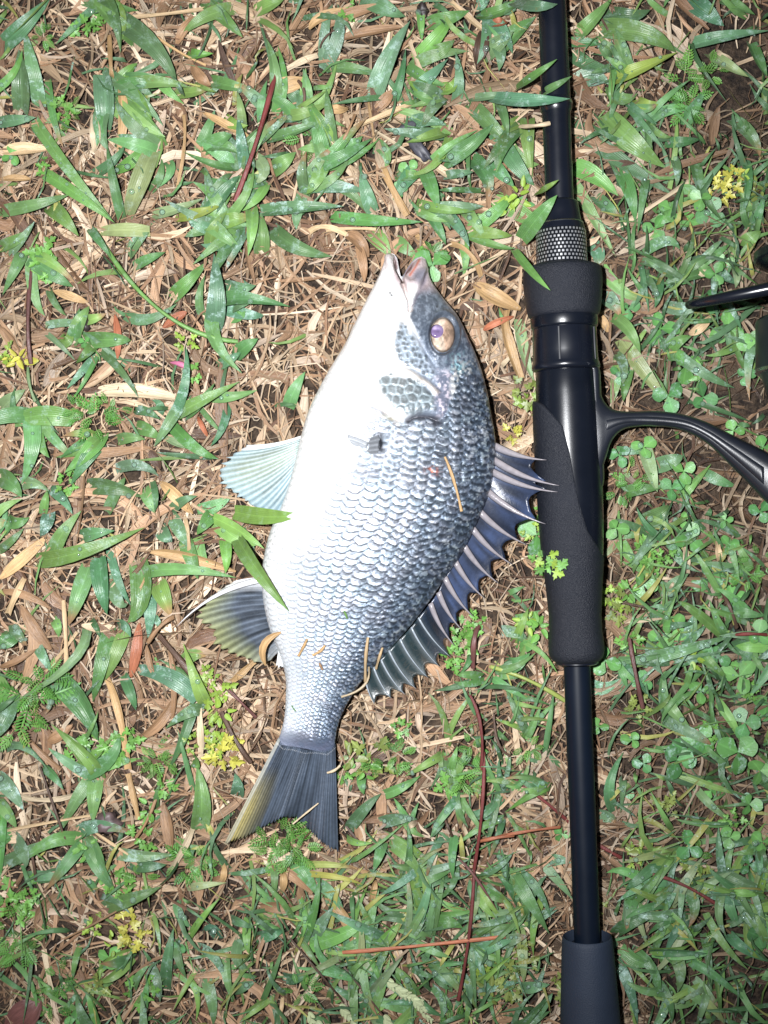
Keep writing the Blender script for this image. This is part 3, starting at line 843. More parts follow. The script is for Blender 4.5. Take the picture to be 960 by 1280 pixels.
hs_ = lathe('hosel', [(251, 18), (252.5, 21.5), (255, 23.0), (268, 24.3), (277, 26.0), (279, 26.8), (279.5, 28.0), (288, 30.2), (290, 30.6)], M_gloss, rod)
lathe('trim_ring', [(279, 26.9), (279.6, 28.0), (281, 28.6), (281.8, 28.2)], M_steel, hs_)
lathe('carbon_sleeve', [(289, 30.4), (290, 31.2), (300, 31.4), (334, 31.9), (340, 31.9)], M_carbon, rod, uv=True)
lathe('fore_grip', [(333, 32), (333.4, 42), (335, 46.5), (338.5, 48.6), (345, 49.3), (355, 49.2), (372, 48.0), (386, 46.3), (392, 44.9), (395, 43.4), (397, 41.0), (398, 39)], M_eva, rod)
lathe('grip_collar', [(396, 38), (396.5, 41.6), (398, 42.0), (408, 41.6), (410, 41), (411, 39.5)], M_seat, rod)
nut = lathe('locking_nut', [(410, 38.8), (412, 39.8), (440, 40.2), (452, 40.8), (455, 41.8), (458, 42.6), (461, 42.2), (463, 40), (464, 37)], M_gloss, rod)
# raised ribs on the nut
for ang in (35, 72, 108, 145, 215, 325):
    a = math.radians(ang); vs_ = []
    for y in (413, 453):
        c = rod_pt(y)
        for da, r in ((-0.035, 39.6), (-0.02, 41.6), (0.02, 41.6), (0.035, 39.6)):
            vs_.append(c + ROD_V * r * RS * math.cos(a + da) + UP * r * RS * math.sin(a + da))
    mesh_obj('rib', np.array(vs_), [(0, 1, 5, 4), (1, 2, 6, 5), (2, 3, 7, 6), (0, 3, 2, 1), (4, 5, 6, 7)], M_gloss, nut, smooth=False)
seat_prof = [(462, 36), (466, 37.2), (490, 38.4), (520, 39.5), (560, 40.2), (600, 40.4), (650, 39.6), (700, 37.5), (730, 33)]
lathe('reel_seat', seat_prof, M_seat, rod)
# foam rear grip: open on the reel side above a long oblique edge
bx_y = [500, 505, 534, 569, 600, 628, 664, 696, 704]
bx_x = [664, 672, 697, 707, 713, 719, 731, 753, 762]
ys_ = np.concatenate([np.linspace(500, 706, 60), np.linspace(710, 828, 34)])
vs_ = []; mA = 72
for y in ys_:
    c = rod_pt(y); r = grip_r(y)
    xb = np.interp(y, bx_y, bx_x) - rod_x(y)
    phi = 0.0 if y > 700 else math.acos(max(-1, min(1, xb / r)))
    if y < 503: phi = max(phi, math.radians(165))
    for j in range(mA):
        q = j / (mA - 1)
        a = phi + (2 * math.pi - 2 * phi) * q
        edge = min(q, 1 - q) * (2 * math.pi - 2 * phi) * r
        rr = r if y > 703 else (r - 5.0 if j in (0, mA - 1) else (r - 1.2 * math.exp(-edge / 2.0)))
        vs_.append(c + ROD_V * rr * RS * math.cos(a) + UP * rr * RS * math.sin(a))
fs_ = [tuple(x) for x in grid_faces(len(ys_), mA)]
o = mesh_obj('rear_grip', np.array(vs_), fs_ + [tuple((len(ys_) - 1) * mA + j for j in range(mA))], M_eva, rod)
b_ = bmesh.new(); b_.from_mesh(o.data); bmesh.ops.remove_doubles(b_, verts=b_.verts, dist=1e-6); bmesh.ops.recalc_face_normals(b_, faces=b_.faces); b_.to_mesh(o.data); b_.free()
lathe('grip_end_ring', [(826, 24), (826.5, 26.5), (829, 26.5), (830.5, 24), (831, 20)], M_gloss, rod)
lathe('lower_shaft', [(826, 16.6), (900, 16.6), (1100, 16.4), (1192, 16.2), (1215, 16.0)], M_shaft, rod)
butt = lathe('butt_grip', [(1215, 15.5), (1196, 19), (1186, 23), (1178, 26), (1172, 28.2), (1170, 29.4), (1171, 30.6), (1176, 31.6), (1190, 32.6), (1220, 34.2), (1260, 36.6), (1300, 38.2), (1400, 39.5), (1480, 40), (1500, 38), (1506, 32)], M_butt, rod, capends=False)
lathe('shaft_collar', [(1178, 16.8), (1179, 20), (1190, 20.8), (1194, 20), (1196, 16)], M_gloss, rod)

# ------------------------------------------------------------------ spinning reel
RZ = 0.036
reel = empty('fishing_reel', P(1050, 560, 0.003), 'dark grey spinning reel mounted on the rod by a curved stem', 'fishing reel')
def sections(name, secs, mat, parent, m=28, e=2.6):
    """secs: (x, ytop, ybot, zc, zhalf) in photo pixels / metres, swept along x"""
    vs_ = []
    for (x, y0, y1, zc, zh) in secs:
        for j in range(m):
            a = 2 * math.pi * j / m
            cy = math.copysign(abs(math.cos(a)) ** (2 / e), math.cos(a)); sz = math.copysign(abs(math.sin(a)) ** (2 / e), math.sin(a))
            z = zc + zh * sz
            vs_.append(P(x, (y0 + y1) / 2 + (y1 - y0) / 2 * cy, z))
    n = len(secs)
    f = [tuple(x) for x in grid_faces(n, m, True)] + [tuple(range(m - 1, -1, -1)), tuple((n - 1) * m + j for j in range(m))]
    o = mesh_obj(name, np.array(vs_), f, mat, parent)
    b_ = bmesh.new(); b_.from_mesh(o.data); bmesh.ops.recalc_face_normals(b_, faces=b_.faces); b_.to_mesh(o.data); b_.free()
    return o
z1 = ROD_Z + 0.0015
def dense(secs, n):
    a = np.array(secs, float); x = np.linspace(0, len(a) - 1, n)
    out = []
    for q in x:
        i = int(min(len(a) - 2, math.floor(q))); t = q - i
        p0, p1, p2, p3 = a[max(0, i - 1)], a[i], a[i + 1], a[min(len(a) - 1, i + 2)]
        out.append(tuple(0.5 * ((2 * p1) + (-p0 + p2) * t + (2 * p0 - 5 * p1 + 4 * p2 - p3) * t * t + (-p0 + 3 * p1 - 3 * p2 + p3) * t ** 3)))
    return out
stem = dense([(737, 460, 622, z1, 0.0055), (744, 468, 612, z1, 0.0058), (751, 492, 594, z1, 0.006), (757, 504, 574, z1, 0.006), (765, 511, 551, z1, 0.006), (779, 514, 537, z1 + 0.0004, 0.0056), (800, 514, 533, z1 + 0.001, 0.0052),
              (818, 513.5, 533, z1 + 0.0015, 0.005), (850, 517, 537, z1 + 0.003, 0.005), (882, 527, 553, z1 + 0.0048, 0.0055), (914, 543, 583, z1 + 0.007, 0.0062), (960, 566, 630, z1 + 0.011, 0.0075), (1000, 590, 665, 0.033, 0.010), (1040, 610, 690, RZ, 0.014)], 64)
st = sections('stem', stem, M_reel, reel, m=36, e=3.4)
# raised rib along the stem
ridge_ = [(758, 524, 540, z1 + 0.0053, 0.001), (775, 522, 531, z1 + 0.0056, 0.001), (800, 520.5, 528.5, z1 + 0.0058, 0.0009), (850, 524, 532, z1 + 0.0077, 0.0009), (882, 536, 545, z1 + 0.0099, 0.0009), (914, 556, 570, z1 + 0.0128, 0.001), (955, 584, 606, z1 + 0.0178, 0.001)]
sections('stem_rib', dense(ridge_, 40), M_reel, st, m=20, e=2.2)
# foot lying along the seat
def foot():
    vs_ = []; m = 24; rows = []
    for i, y in enumerate(np.linspace(440, 628, 30)):
        q = (y - 440) / 188
        hw = 9.5 * (0.55 + 0.45 * math.sin(math.pi * min(1, 0.15 + q * 0.8)))
        c = rod_pt(y); r = 35
        a0 = math.radians(18)
        cc = c + ROD_V * r * RS * math.cos(a0) + UP * r * RS * math.sin(a0)
        n_ = ROD_V * math.cos(a0) + UP * math.sin(a0); t_ = -ROD_V * math.sin(a0) + UP * math.cos(a0)
        th = 7.5 * min(1, (q + 0.02) * 6, (1.02 - q) * 6)
        for j in range(m):
            a = 2 * math.pi * j / m
            ca = math.copysign(abs(math.cos(a)) ** 0.7, math.cos(a)); sa = math.copysign(abs(math.sin(a)) ** 0.7, math.sin(a))
            vs_.append(cc + n_ * th * RS * ca + t_ * hw * 1.3 * RS * sa)
    f = [tuple(x) for x in grid_faces(30, m, True)] + [tuple(range(m - 1, -1, -1)), tuple(29 * m + j for j in range(m))]
    o = mesh_obj('foot', np.array(vs_), f, M_reel, reel)
    b_ = bmesh.new(); b_.from_mesh(o.data); bmesh.ops.recalc_face_normals(b_, faces=b_.faces); b_.to_mesh(o.data); b_.free()
foot()
RX = 1052.0
def rlathe(name, prof, mat, parent, m=48, x0=RX, z0=RZ):
    vs_ = []
    s_ = K * (H - z0) / H
    for (y, r) in prof:
        c = np.array(P(x0, y, z0))
        for j in range(m):
            a = 2 * math.pi * j / m
            vs_.append(c + np.array([1, 0, 0]) * r * s_ * math.cos(a) + UP * r * s_ * math.sin(a))
    n = len(prof)
    f = [tuple(x) for x in grid_faces(n, m, True)] + [tuple(range(m - 1, -1, -1)), tuple((n - 1) * m + j for j in range(m))]
    o = mesh_obj(name, np.array(vs_), f, mat, parent)
    b_ = bmesh.new(); b_.from_mesh(o.data); bmesh.ops.recalc_face_normals(b_, faces=b_.faces); b_.to_mesh(o.data); b_.free()
    try: o.data.set_sharp_from_angle(angle=math.radians(40))
    except Exception: pass
    return o
spl = rlathe('spool', [(300, 20), (303, 60), (309, 96), (312, 105), (322, 106), (326, 103), (330, 86), (345, 80), (380, 80), (388, 88), (394, 90)], M_seat, reel)
rlathe('drag_knob', [(276, 10), (280, 40), (296, 44), (304, 44)], M_reel, spl)
rot = rlathe('rotor', [(394, 60), (396, 100), (400, 103.5), (458, 103.5), (461, 103), (464, 98), (520, 82), (560, 60)], M_reel, reel)
rlathe('rotor_ring', [(459.5, 102), (460, 104.2), (464, 104.2), (465, 100)], M_steel, rot)
rlathe('gear_housing', [(548, 40), (560, 62), (600, 82), (660, 86), (710, 74), (750, 44), (760, 20)], M_reel, reel)
# bail: a thick wire hoop standing out from the rotor toward the rod
def tube(name, pts, rad, mat, parent, m=12):
    pts = [np.array(p) for p in pts]; vs_ = []
    for i, p in enumerate(pts):
        d = pts[min(i + 1, len(pts) - 1)] - pts[max(i - 1, 0)]; d = d / np.linalg.norm(d)
        a_ = np.cross(d, UP); 
        if np.linalg.norm(a_) < 1e-3: a_ = np.cross(d, np.array([0, 1.0, 0]))
        a_ /= np.linalg.norm(a_); b2 = np.cross(d, a_)
        r = rad(i / (len(pts) - 1)) if callable(rad) else rad
        for j in range(m):
            t = 2 * math.pi * j / m
            vs_.append(p + a_ * r * math.cos(t) + b2 * r * math.sin(t))
    n = len(pts)
    f = [tuple(x) for x in grid_faces(n, m, True)] + [tuple(range(m - 1, -1, -1)), tuple((n - 1) * m + j for j in range(m))]
    o = mesh_obj(name, np.array(vs_), f, mat, parent)
    b_ = bmesh.new(); b_.from_mesh(o.data); bmesh.ops.recalc_face_normals(b_, faces=b_.faces); b_.to_mesh(o.data); b_.free()
    return o
bp = []
for i in range(33):
    a = math.pi * i / 32 + math.pi / 2
    q = (1 + math.cos(a - math.pi)) / 2
    bx_, bz_ = math.cos(a), math.sin(a)
    xw = 1040 + 178 * bx_
    bp.append(P(xw, 345 + 36 * (-bx_), RZ + 0.028 * bz_))
tube('bail', bp, lambda q: 0.0021 + 0.0004 * math.cos(2 * math.pi * q), M_gloss, reel)
tube('crank_arm', [P(1052, 620, RZ + 0.02), P(1060, 620, RZ + 0.034), P(1100, 660, RZ + 0.044), P(1150, 720, RZ + 0.046)], 0.004, M_reel, reel)
tube('crank_knob', [P(1150, 720, RZ + 0.046), P(1152, 722, RZ + 0.056), P(1156, 726, RZ + 0.070)], lambda q: 0.006 + 0.004 * math.sin(math.pi * q), M_eva, reel)

# ------------------------------------------------------------------ masks used when scattering
FISHP = [(478, 312), (536, 314), (600, 400), (630, 540), (705, 600), (700, 625), (640, 720), (560, 830), (475, 890), (430, 900), (432, 1075), (275, 1070), (335, 930), (345, 850), (225, 800), (222, 770), (318, 712), (325, 660), (262, 610), (262, 580), (365, 530), (420, 430)]
RODP = [(662, -400), (712, -400), (722, 240), (756, 330), (756, 480), (772, 620), (762, 700), (758, 830), (752, 1160), (790, 1290), (800, 1520), (690, 1520), (698, 1180), (704, 830), (680, 820), (660, 500), (648, 335), (668, 250)]
REELP = [(740, 440), (775, 505), (840, 505), (960, 550), (980, 480), (945, 300), (1300, 260), (1300, 800), (1000, 800), (930, 640), (850, 545), (775, 545), (755, 620), (740, 640)]
BAILP = [(845, 365), (960, 345), (960, 375), (850, 392)]
def blocked(px, py):
    px, py = np.asarray(px, float), np.asarray(py, float)
    return in_poly(px, py, FISHP) | in_poly(px, py, RODP) | in_poly(px, py, REELP)

# ------------------------------------------------------------------ batch strips (litter and fine grass as stuff)
def strips(name, P0, P1, P2, W, colr_, dew, mat, S=4, prof='blade', roll=None, cols3=True, fold=0.15):
    """P0,P1,P2 (N,3): start, mid (on curve), end; W widths in metres"""
    N_ = len(P0)
    t = np.linspace(0, 1, S + 1)[None, :, None]
    Q1 = 2 * P1 - 0.5 * (P0 + P2)
    c = (1 - t) ** 2 * P0[:, None] + 2 * t * (1 - t) * Q1[:, None] + t ** 2 * P2[:, None]
    d = np.gradient(c, axis=1); d /= np.linalg.norm(d, axis=-1, keepdims=True) + 1e-12
    side = np.cross(d, UP); side /= np.linalg.norm(side, axis=-1, keepdims=True) + 1e-9
    up = np.cross(side, d)
    if roll is None: roll = rng.normal(0, 0.35, N_)
    cr, sr = np.cos(roll)[:, None, None], np.sin(roll)[:, None, None]
    side2 = side * cr + up * sr; up2 = -side * sr + up * cr
    tt1 = t[..., 0]
    if prof == 'blade': pf = np.clip((tt1 + 0.10) ** 0.35 * (1 - tt1) ** 0.8 * 1.75, 0.02, 1)
    elif prof == 'leaf': pf = np.clip(np.sin(np.pi * np.clip(tt1 * 0.94 + 0.03, 0, 1)) ** 0.7, 0.05, 1)
    else: pf = np.clip(np.sin(np.pi * np.clip(tt1 * 0.9 + 0.05, 0, 1)) ** 0.35, 0.25, 1)
    hw = (W[:, None] * 0.5 * pf)[..., None]
    if cols3:
        v = np.stack([c - side2 * hw + up2 * hw * fold, c - up2 * hw * fold, c + side2 * hw + up2 * hw * fold], 2); kk = 3
        uvv = np.array([0, 0.5, 1.0])
    else:
        v = np.stack([c - side2 * hw, c + side2 * hw], 2); kk = 2; uvv = np.array([0, 1.0])
    nv = (S + 1) * kk
    f1 = grid_faces(S + 1, kk)
    f = (f1[None] + (np.arange(N_) * nv)[:, None, None]).reshape(-1, 4)
    uvs = np.stack(np.broadcast_arrays((tt1[0][None, :, None] + rng.random(N_)[:, None, None] * 7), uvv[None, None, :]), -1).reshape(-1, 2)
    cc = np.concatenate([colr_, dew[:, None]], 1)
    cc = np.repeat(cc[:, None], nv, 1).reshape(-1, 4)
    return mesh_obj(name, v.reshape(-1, 3), f, mat, None, cc, uvs)

STRAW = np.array([(0.50, 0.375, 0.25), (0.42, 0.295, 0.185), (0.31, 0.19, 0.11), (0.22, 0.125, 0.07), (0.60, 0.48, 0.35), (0.36, 0.22, 0.13), (0.13, 0.07, 0.042), (0.46, 0.35, 0.26)])
def rand_px(n, x0=-330, x1=1290, y0=-330, y1=1610):
    return rng.uniform(x0, x1, n), rng.uniform(y0, y1, n)

# bare dark soil spots
def bare(px, py):
    b = np.zeros_like(px)
    for (cx, cy, r) in ((905, 95, 45), (97, 25, 22), (100, 130, 18), (860, 700, 20), (870, 760, 18), (455, 60, 12), (125, 1030, 14)):
        b = np.maximum(b, np.exp(-((px - cx) ** 2 + (py - cy) ** 2) / r ** 2))
    return b
def straw_density(px, py):
    d = 1.0 - 0.50 * smoothstep(740, 860, px) - 0.25 * smoothstep(1080, 1200, py)
    return d - 0.95 * bare(px, py)

def litter(name, n, lmin, lmax, wmin, wmax, zmax, label, S=3, cols3=True, prof='straw', bw=0.10):
    px, py = rand_px(n)
    keep = rng.random(n) < straw_density(px, py)
    px, py = px[keep], py[keep]; n = len(px)
    a0 = vnoise(px * 0.012 + 3, py * 0.012 + 8) * 7.0
    th = a0 + rng.normal(0, 0.8, n)
    L_ = rng.uniform(lmin, lmax, n) * (0.5 + rng.random(n))
    dx, dy = np.cos(th) * L_ / 2, np.sin(th) * L_ / 2
    bend = rng.normal(0, bw, n) * L_
    z0 = rng.uniform(0.0006, zmax, n); tl = rng.normal(0, 0.0012, n)
    z_a, z_b = np.clip(z0 + tl, 0.0004, None), np.clip(z0 - tl, 0.0004, None)
    P0 = PA(px - dx, py - dy, z_a); P2 = PA(px + dx, py + dy, z_b)
    P1 = PA(px - np.sin(th) * bend, py + np.cos(th) * bend, z0 + rng.uniform(0, 0.0012, n))
    W = rng.uniform(wmin, wmax, n) * K
    ci = rng.choice(len(STRAW), n, p=[.15, .17, .16, .13, .08, .13, .10, .08])
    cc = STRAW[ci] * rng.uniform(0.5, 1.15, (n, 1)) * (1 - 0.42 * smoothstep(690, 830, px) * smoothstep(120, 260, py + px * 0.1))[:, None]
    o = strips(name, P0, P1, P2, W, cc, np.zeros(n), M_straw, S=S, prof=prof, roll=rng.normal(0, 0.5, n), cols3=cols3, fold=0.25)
    tag(o, label, 'straw', None, 'stuff'); return o
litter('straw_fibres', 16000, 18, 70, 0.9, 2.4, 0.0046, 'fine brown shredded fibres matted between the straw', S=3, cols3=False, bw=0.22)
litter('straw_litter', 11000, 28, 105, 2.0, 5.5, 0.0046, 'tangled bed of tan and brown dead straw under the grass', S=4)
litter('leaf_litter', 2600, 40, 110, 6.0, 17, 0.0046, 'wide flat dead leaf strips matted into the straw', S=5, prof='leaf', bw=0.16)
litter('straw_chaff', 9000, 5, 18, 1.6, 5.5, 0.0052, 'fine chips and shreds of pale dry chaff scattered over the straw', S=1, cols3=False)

GREEN = np.array([(0.092, 0.195, 0.068), (0.074, 0.160, 0.066), (0.115, 0.225, 0.070), (0.066, 0.14, 0.06), (0.15, 0.24, 0.07), (0.088, 0.17, 0.085)])
def fine_density(px, py):
    d = 0.05 + 0.10 * smoothstep(0, 300, 320 - py)
    d = d + 0.75 * smoothstep(1020, 1120, py) * smoothstep(180, 380, px)
    d = np.maximum(d, 0.62 * smoothstep(730, 780, px))
    d = np.maximum(d, 0.70 * np.exp(-((px - 640) / 60) ** 2 - ((py - 900) / 150) ** 2))
    d = np.maximum(d, 0.45 * smoothstep(960, 1150, py))
    d = np.maximum(d, 0.35 * smoothstep(30, -60, px))
    patch = vnoise(px * 0.013 + 21, py * 0.013 + 5)
    return np.clip(d * (0.35 + 1.2 * patch) - 0.8 * bare(px, py), 0, 1)
def fine_grass(name, n, lmin, lmax, wmin, wmax, label, zt, S=4):
    px, py = rand_px(n)
    keep = rng.random(n) < fine_density(px, py)
    px, py = px[keep], py[keep]; n = len(px)
    th = rng.uniform(0, 2 * np.pi, n)
    # bottom right leans down the slope of the lawn, all tufts share a drift
    drift = vnoise(px * 0.010 + 40, py * 0.010 + 9) * 8
    th = np.where(rng.random(n) < 0.6, drift + rng.normal(0, 0.6, n), th)
    L_ = rng.uniform(lmin, lmax, n)
    ex, ey = px + np.cos(th) * L_, py + np.sin(th) * L_
    mx, my = px + np.cos(th) * L_ * 0.5 + rng.normal(0, 0.1, n) * L_, py + np.sin(th) * L_ * 0.5 + rng.normal(0, 0.1, n) * L_
    ok = ~(blocked(px, py) | blocked(ex, ey) | blocked(mx, my))
    px, py, ex, ey, mx, my, L_ = (a[ok] for a in (px, py, ex, ey, mx, my, L_)); n = len(px)
    z0 = rng.uniform(0.0005, 0.003, n); z2 = rng.uniform(0.002, zt, n); z1_ = np.maximum(z0, z2) + rng.uniform(0.001, 0.005, n)
    cc = GREEN[rng.integers(0, len(GREEN), n)] * rng.uniform(0.65, 1.25, (n, 1))
    yl = rng.random(n) < 0.10
    cc[yl] = np.array([0.30, 0.30, 0.09]) * rng.uniform(0.7, 1.2, (yl.sum(), 1))
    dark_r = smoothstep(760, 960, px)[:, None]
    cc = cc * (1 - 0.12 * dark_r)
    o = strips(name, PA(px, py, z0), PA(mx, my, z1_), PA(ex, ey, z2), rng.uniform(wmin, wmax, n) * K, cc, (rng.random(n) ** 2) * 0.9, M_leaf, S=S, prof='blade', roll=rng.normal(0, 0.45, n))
    tag(o, label, 'grass', None, 'stuff'); return o
fine_grass('fine_grass', 5600, 30, 95, 4.0, 9.0, 'dense fine green lawn grass around the rod and past the tail fin', 0.008)
fine_grass('thin_grass', 8000, 22, 75, 1.8, 4.2, 'thin wiry green grass threads through the turf', 0.008, S=3)
fine_grass('grass_undergrowth', 3600, 12, 36, 3.0, 8.0, 'short green blades growing low through the straw', 0.006, S=3)

# ------------------------------------------------------------------ places, for labels
LAND = [((505, 318), 'in front of the fish mouth', 'mouth'), ((600, 415), 'beside the fish eye', 'eye'), ((405, 450), 'beside the white throat', 'throat'), ((275, 560), 'above the pelvic fin', 'pelvic fin'), ((300, 665), 'between pelvic and anal fins', 'belly'),
 ((235, 770), 'at the tip of the anal fin', 'anal fin'), ((300, 900), 'beside the narrow tail base', 'tail base'), ((270, 1070), 'at the yellow corner of the tail fin', 'tail corner'), ((420, 1085), 'under the dark corner of the tail fin', 'tail end'), ((470, 900), 'beside the soft dorsal rays', 'dorsal rays'),
 ((640, 740), 'between dorsal spines and foam grip', 'dorsal spines'), ((322, 165), 'beside the upright red stem', 'red stem'), ((518, 175), 'around the charred crumbs', 'charred crumbs'), ((133, 1029), 'around the dried brown bud', 'dried bud'), ((210, 388), 'under the long green runner stem', 'runner stem'), ((40, 870), 'around the large feathery weed', 'feathery weed'),
 ((640, 200), 'beside the rod ferrule', 'ferrule side'), ((780, 200), 'opposite the rod ferrule', 'ferrule'), ((650, 20), 'beside the thin rod blank', 'blank'), ((800, 40), 'across the rod blank by bare soil', 'bare soil'), ((790, 330), 'beside the woven carbon ring', 'carbon ring'), ((780, 440), 'beside the glossy locking nut', 'nut'), ((890, 400), 'under the reel bail', 'bail'),
 ((840, 490), 'in the crook above the reel stem', 'stem crook'), ((820, 620), 'in the crook below the reel stem', 'stem underside'), ((800, 770), 'beside the waist of the foam grip', 'grip waist'), ((670, 920), 'beside the lower shaft facing the fish', 'shaft by fish'), ((800, 960), 'beside the lower shaft away from the fish', 'shaft'), ((790, 1200), 'beside the flared butt grip', 'butt'), ((660, 1220), 'beside the butt grip facing the tail', 'butt by tail'), ((590, 1100), 'around the long red stems', 'red stems'), ((495, 1235), 'among the pale seed heads', 'seed heads'),
 ((905, 235), 'around the yellowing weed opposite the rod', 'yellow weed'), ((910, 840), 'around the large clover by the grip', 'large clover'), ((50, 1255), 'beside the maroon leaf', 'maroon leaf'), ((165, 1158), 'around the yellowing weed past the tail', 'low yellow weed'), ((40, 400), 'beside the upright purple twig', 'purple twig'), ((95, 20), 'around the small soil hollow', 'soil hollow'), ((240, 440), 'beside the pink stem base', 'pink stem'), ((210, 850), 'beside the dark slanting twig', 'dark twig')]
def where(px, py):
    _, a, b = min(LAND, key=lambda q: (q[0][0] - px) ** 2 + (q[0][1] - py) ** 2)
    return a, 'by the ' + b

# ------------------------------------------------------------------ single blades, leaves and stalks
def one_strip(name, p0, p1, p2, z, wpx, col, mat, parent=None, prof='blade', S=8, fold=0.14, roll=0.0, dew=0.4, tipcol=None, thick=False, origin=None):
    t = np.linspace(0, 1, S + 1)
    p0, p1, p2 = (np.array(a, float) for a in (p0, p1, p2))
    q1 = 2 * p1 - 0.5 * (p0 + p2)
    c = np.outer((1 - t) ** 2, p0) + np.outer(2 * t * (1 - t), q1) + np.outer(t ** 2, p2)
    zq = 2 * z[1] - 0.5 * (z[0] + z[2])
    zz = np.maximum((1 - t) ** 2 * z[0] + 2 * t * (1 - t) * zq + t ** 2 * z[2], 0.0004)
    c3 = PA(c[:, 0], c[:, 1], zz)
    d = np.gradient(c3, axis=0); d /= np.linalg.norm(d, axis=1, keepdims=True) + 1e-12
    side = np.cross(d, UP); side /= np.linalg.norm(side, axis=1, keepdims=True) + 1e-9
    up = np.cross(side, d)
    rl = roll * (0.4 + 0.8 * t)[:, None]
    s2 = side * np.cos(rl) + up * np.sin(rl); u2 = -side * np.sin(rl) + up * np.cos(rl)
    if prof == 'blade': pf = np.clip((t + 0.13) ** 0.4 * (1 - t) ** 0.85 * 1.9, 0.015, 1)
    elif prof == 'cut': pf = np.clip((t + 0.15) ** 0.4 * 1.15, 0.02, 1) * (1 - 0.25 * t ** 6)
    elif prof == 'stalk': pf = 0.85 + 0.15 * np.sin(9 * t + wpx)
    else: pf = np.clip(np.sin(np.pi * np.clip(t * 0.95 + 0.025, 0, 1)) ** 0.65, 0.06, 1)
    hw = (wpx * K * 0.5 * pf)[:, None]
    cc = np.tile(np.append(np.array(col, float), dew), (S + 1, 1))
    if tipcol is not None:
        k = smoothstep(0.62, 0.92, t)[:, None]
        cc[:, :3] = cc[:, :3] * (1 - k) + np.array(tipcol) * k
    if thick:
        m = 6; vs_ = []
        for j in range(m):
            a = 2 * math.pi * j / m
            vs_.append(c3 + s2 * hw * math.cos(a) + u2 * hw * 0.7 * math.sin(a))
        v = np.stack(vs_, 1); f = grid_faces(S + 1, m, True)[:, ::-1]; kk = m
        uvv = np.array([0, .2, .4, .6, .8, 1.0])
    else:
        v = np.stack([c3 - s2 * hw + u2 * hw * fold, c3 - s2 * hw * 0.5 + u2 * hw * fold * 0.2, c3 - u2 * hw * fold, c3 + s2 * hw * 0.5 + u2 * hw * fold * 0.2, c3 + s2 * hw + u2 * hw * fold], 1); kk = 5
        if S > 5 and True:
            pass
        uvv = np.array([0, .25, .5, .75, 1.0]); f = grid_faces(S + 1, kk)[:, ::-1]
    uvs = np.stack(np.broadcast_arrays(t[:, None] + wpx * 1.37, uvv[None]), -1).reshape(-1, 2)
    return mesh_obj(name, v.reshape(-1, 3), f, mat, parent, np.repeat(cc, kk, 0), uvs, origin=origin)

G = dict(g=(0.098, 0.210, 0.072), d=(0.070, 0.155, 0.066), b=(0.130, 0.255, 0.07), p=(0.17, 0.25, 0.12), y=(0.26, 0.31, 0.08), w=(0.095, 0.19, 0.10))
DR = dict(t=(0.50, 0.36, 0.21), n=(0.28, 0.165, 0.09), k=(0.085, 0.05, 0.035), o=(0.42, 0.27, 0.13), r=(0.14, 0.03, 0.028), e=(0.50, 0.40, 0.27), m=(0.12, 0.05, 0.045), x=(0.36, 0.13, 0.07))

# traced from the photograph: x,y start; x,y middle; x,y end; width - in enlarged tile coordinates
def tile(ox, oy, sc, rows):
    out = []
    for r in rows:
        a = r[:6]
        out.append(((ox + a[0] * sc, oy + a[1] * sc), (ox + a[2] * sc, oy + a[3] * sc), (ox + a[4] * sc, oy + a[5] * sc), r[6] * sc, r[7], r[8] if len(r) > 8 else None))
    return out
T3 = 1 / 3.0; TZ = 340 / 960.0
blades = []
blades += tile(0, 0, T3, [
 (0,180,90,95,190,-10,62,'d'), (80,420,78,300,70,185,62,'d'), (150,400,120,250,90,105,50,'w'), (-10,460,60,450,135,440,42,'w'), (115,430,260,640,430,835,40,'g'),
 (150,640,290,730,430,835,40,'b'), (-15,795,120,770,265,728,48,'d'), (460,830,425,680,400,540,36,'d'), (480,812,520,690,572,565,66,'p','c'), (430,642,480,615,545,562,42,'b','c'),
 (380,270,500,350,612,472,46,'d'), (392,500,395,390,380,275,78,'w','c'), (420,60,570,170,665,315,70,'d'), (520,165,430,80,330,-10,56,'g'), (510,480,530,410,562,335,58,'g'),
 (910,500,905,420,888,340,32,'p'), (765,690,850,700,965,702,48,'g'), (775,300,860,320,965,342,50,'g'), (570,805,660,785,765,742,42,'p'), (655,812,740,800,835,765,44,'y'),
 (790,930,800,860,855,790,46,'b'), (370,868,460,862,562,868,52,'p','c'), (180,768,230,810,295,885,58,'b'), (640,350,720,345,790,330,45,'b'), (30,960,80,900,130,830,34,'w'),
 (480,955,520,900,560,870,50,'w'), (600,290,620,330,690,390,42,'b'), (700,200,740,205,800,200,40,'b'), (300,-10,400,20,520,40,60,'g'), (760,0,840,70,910,140,50,'g'),
 (330,850,370,900,420,970,30,'d'), (120,460,200,560,245,640,34,'d'), (180,300,200,440,240,560,26,'g'), (-10,930,60,900,120,860,40,'g'), (340,660,420,610,470,540,40,'d'), (620,600,640,640,600,700,36,'g'), (560,720,600,660,605,590,30,'d'), (940,770,945,850,930,960,44,'b'), (840,440,880,470,930,470,40,'b')])
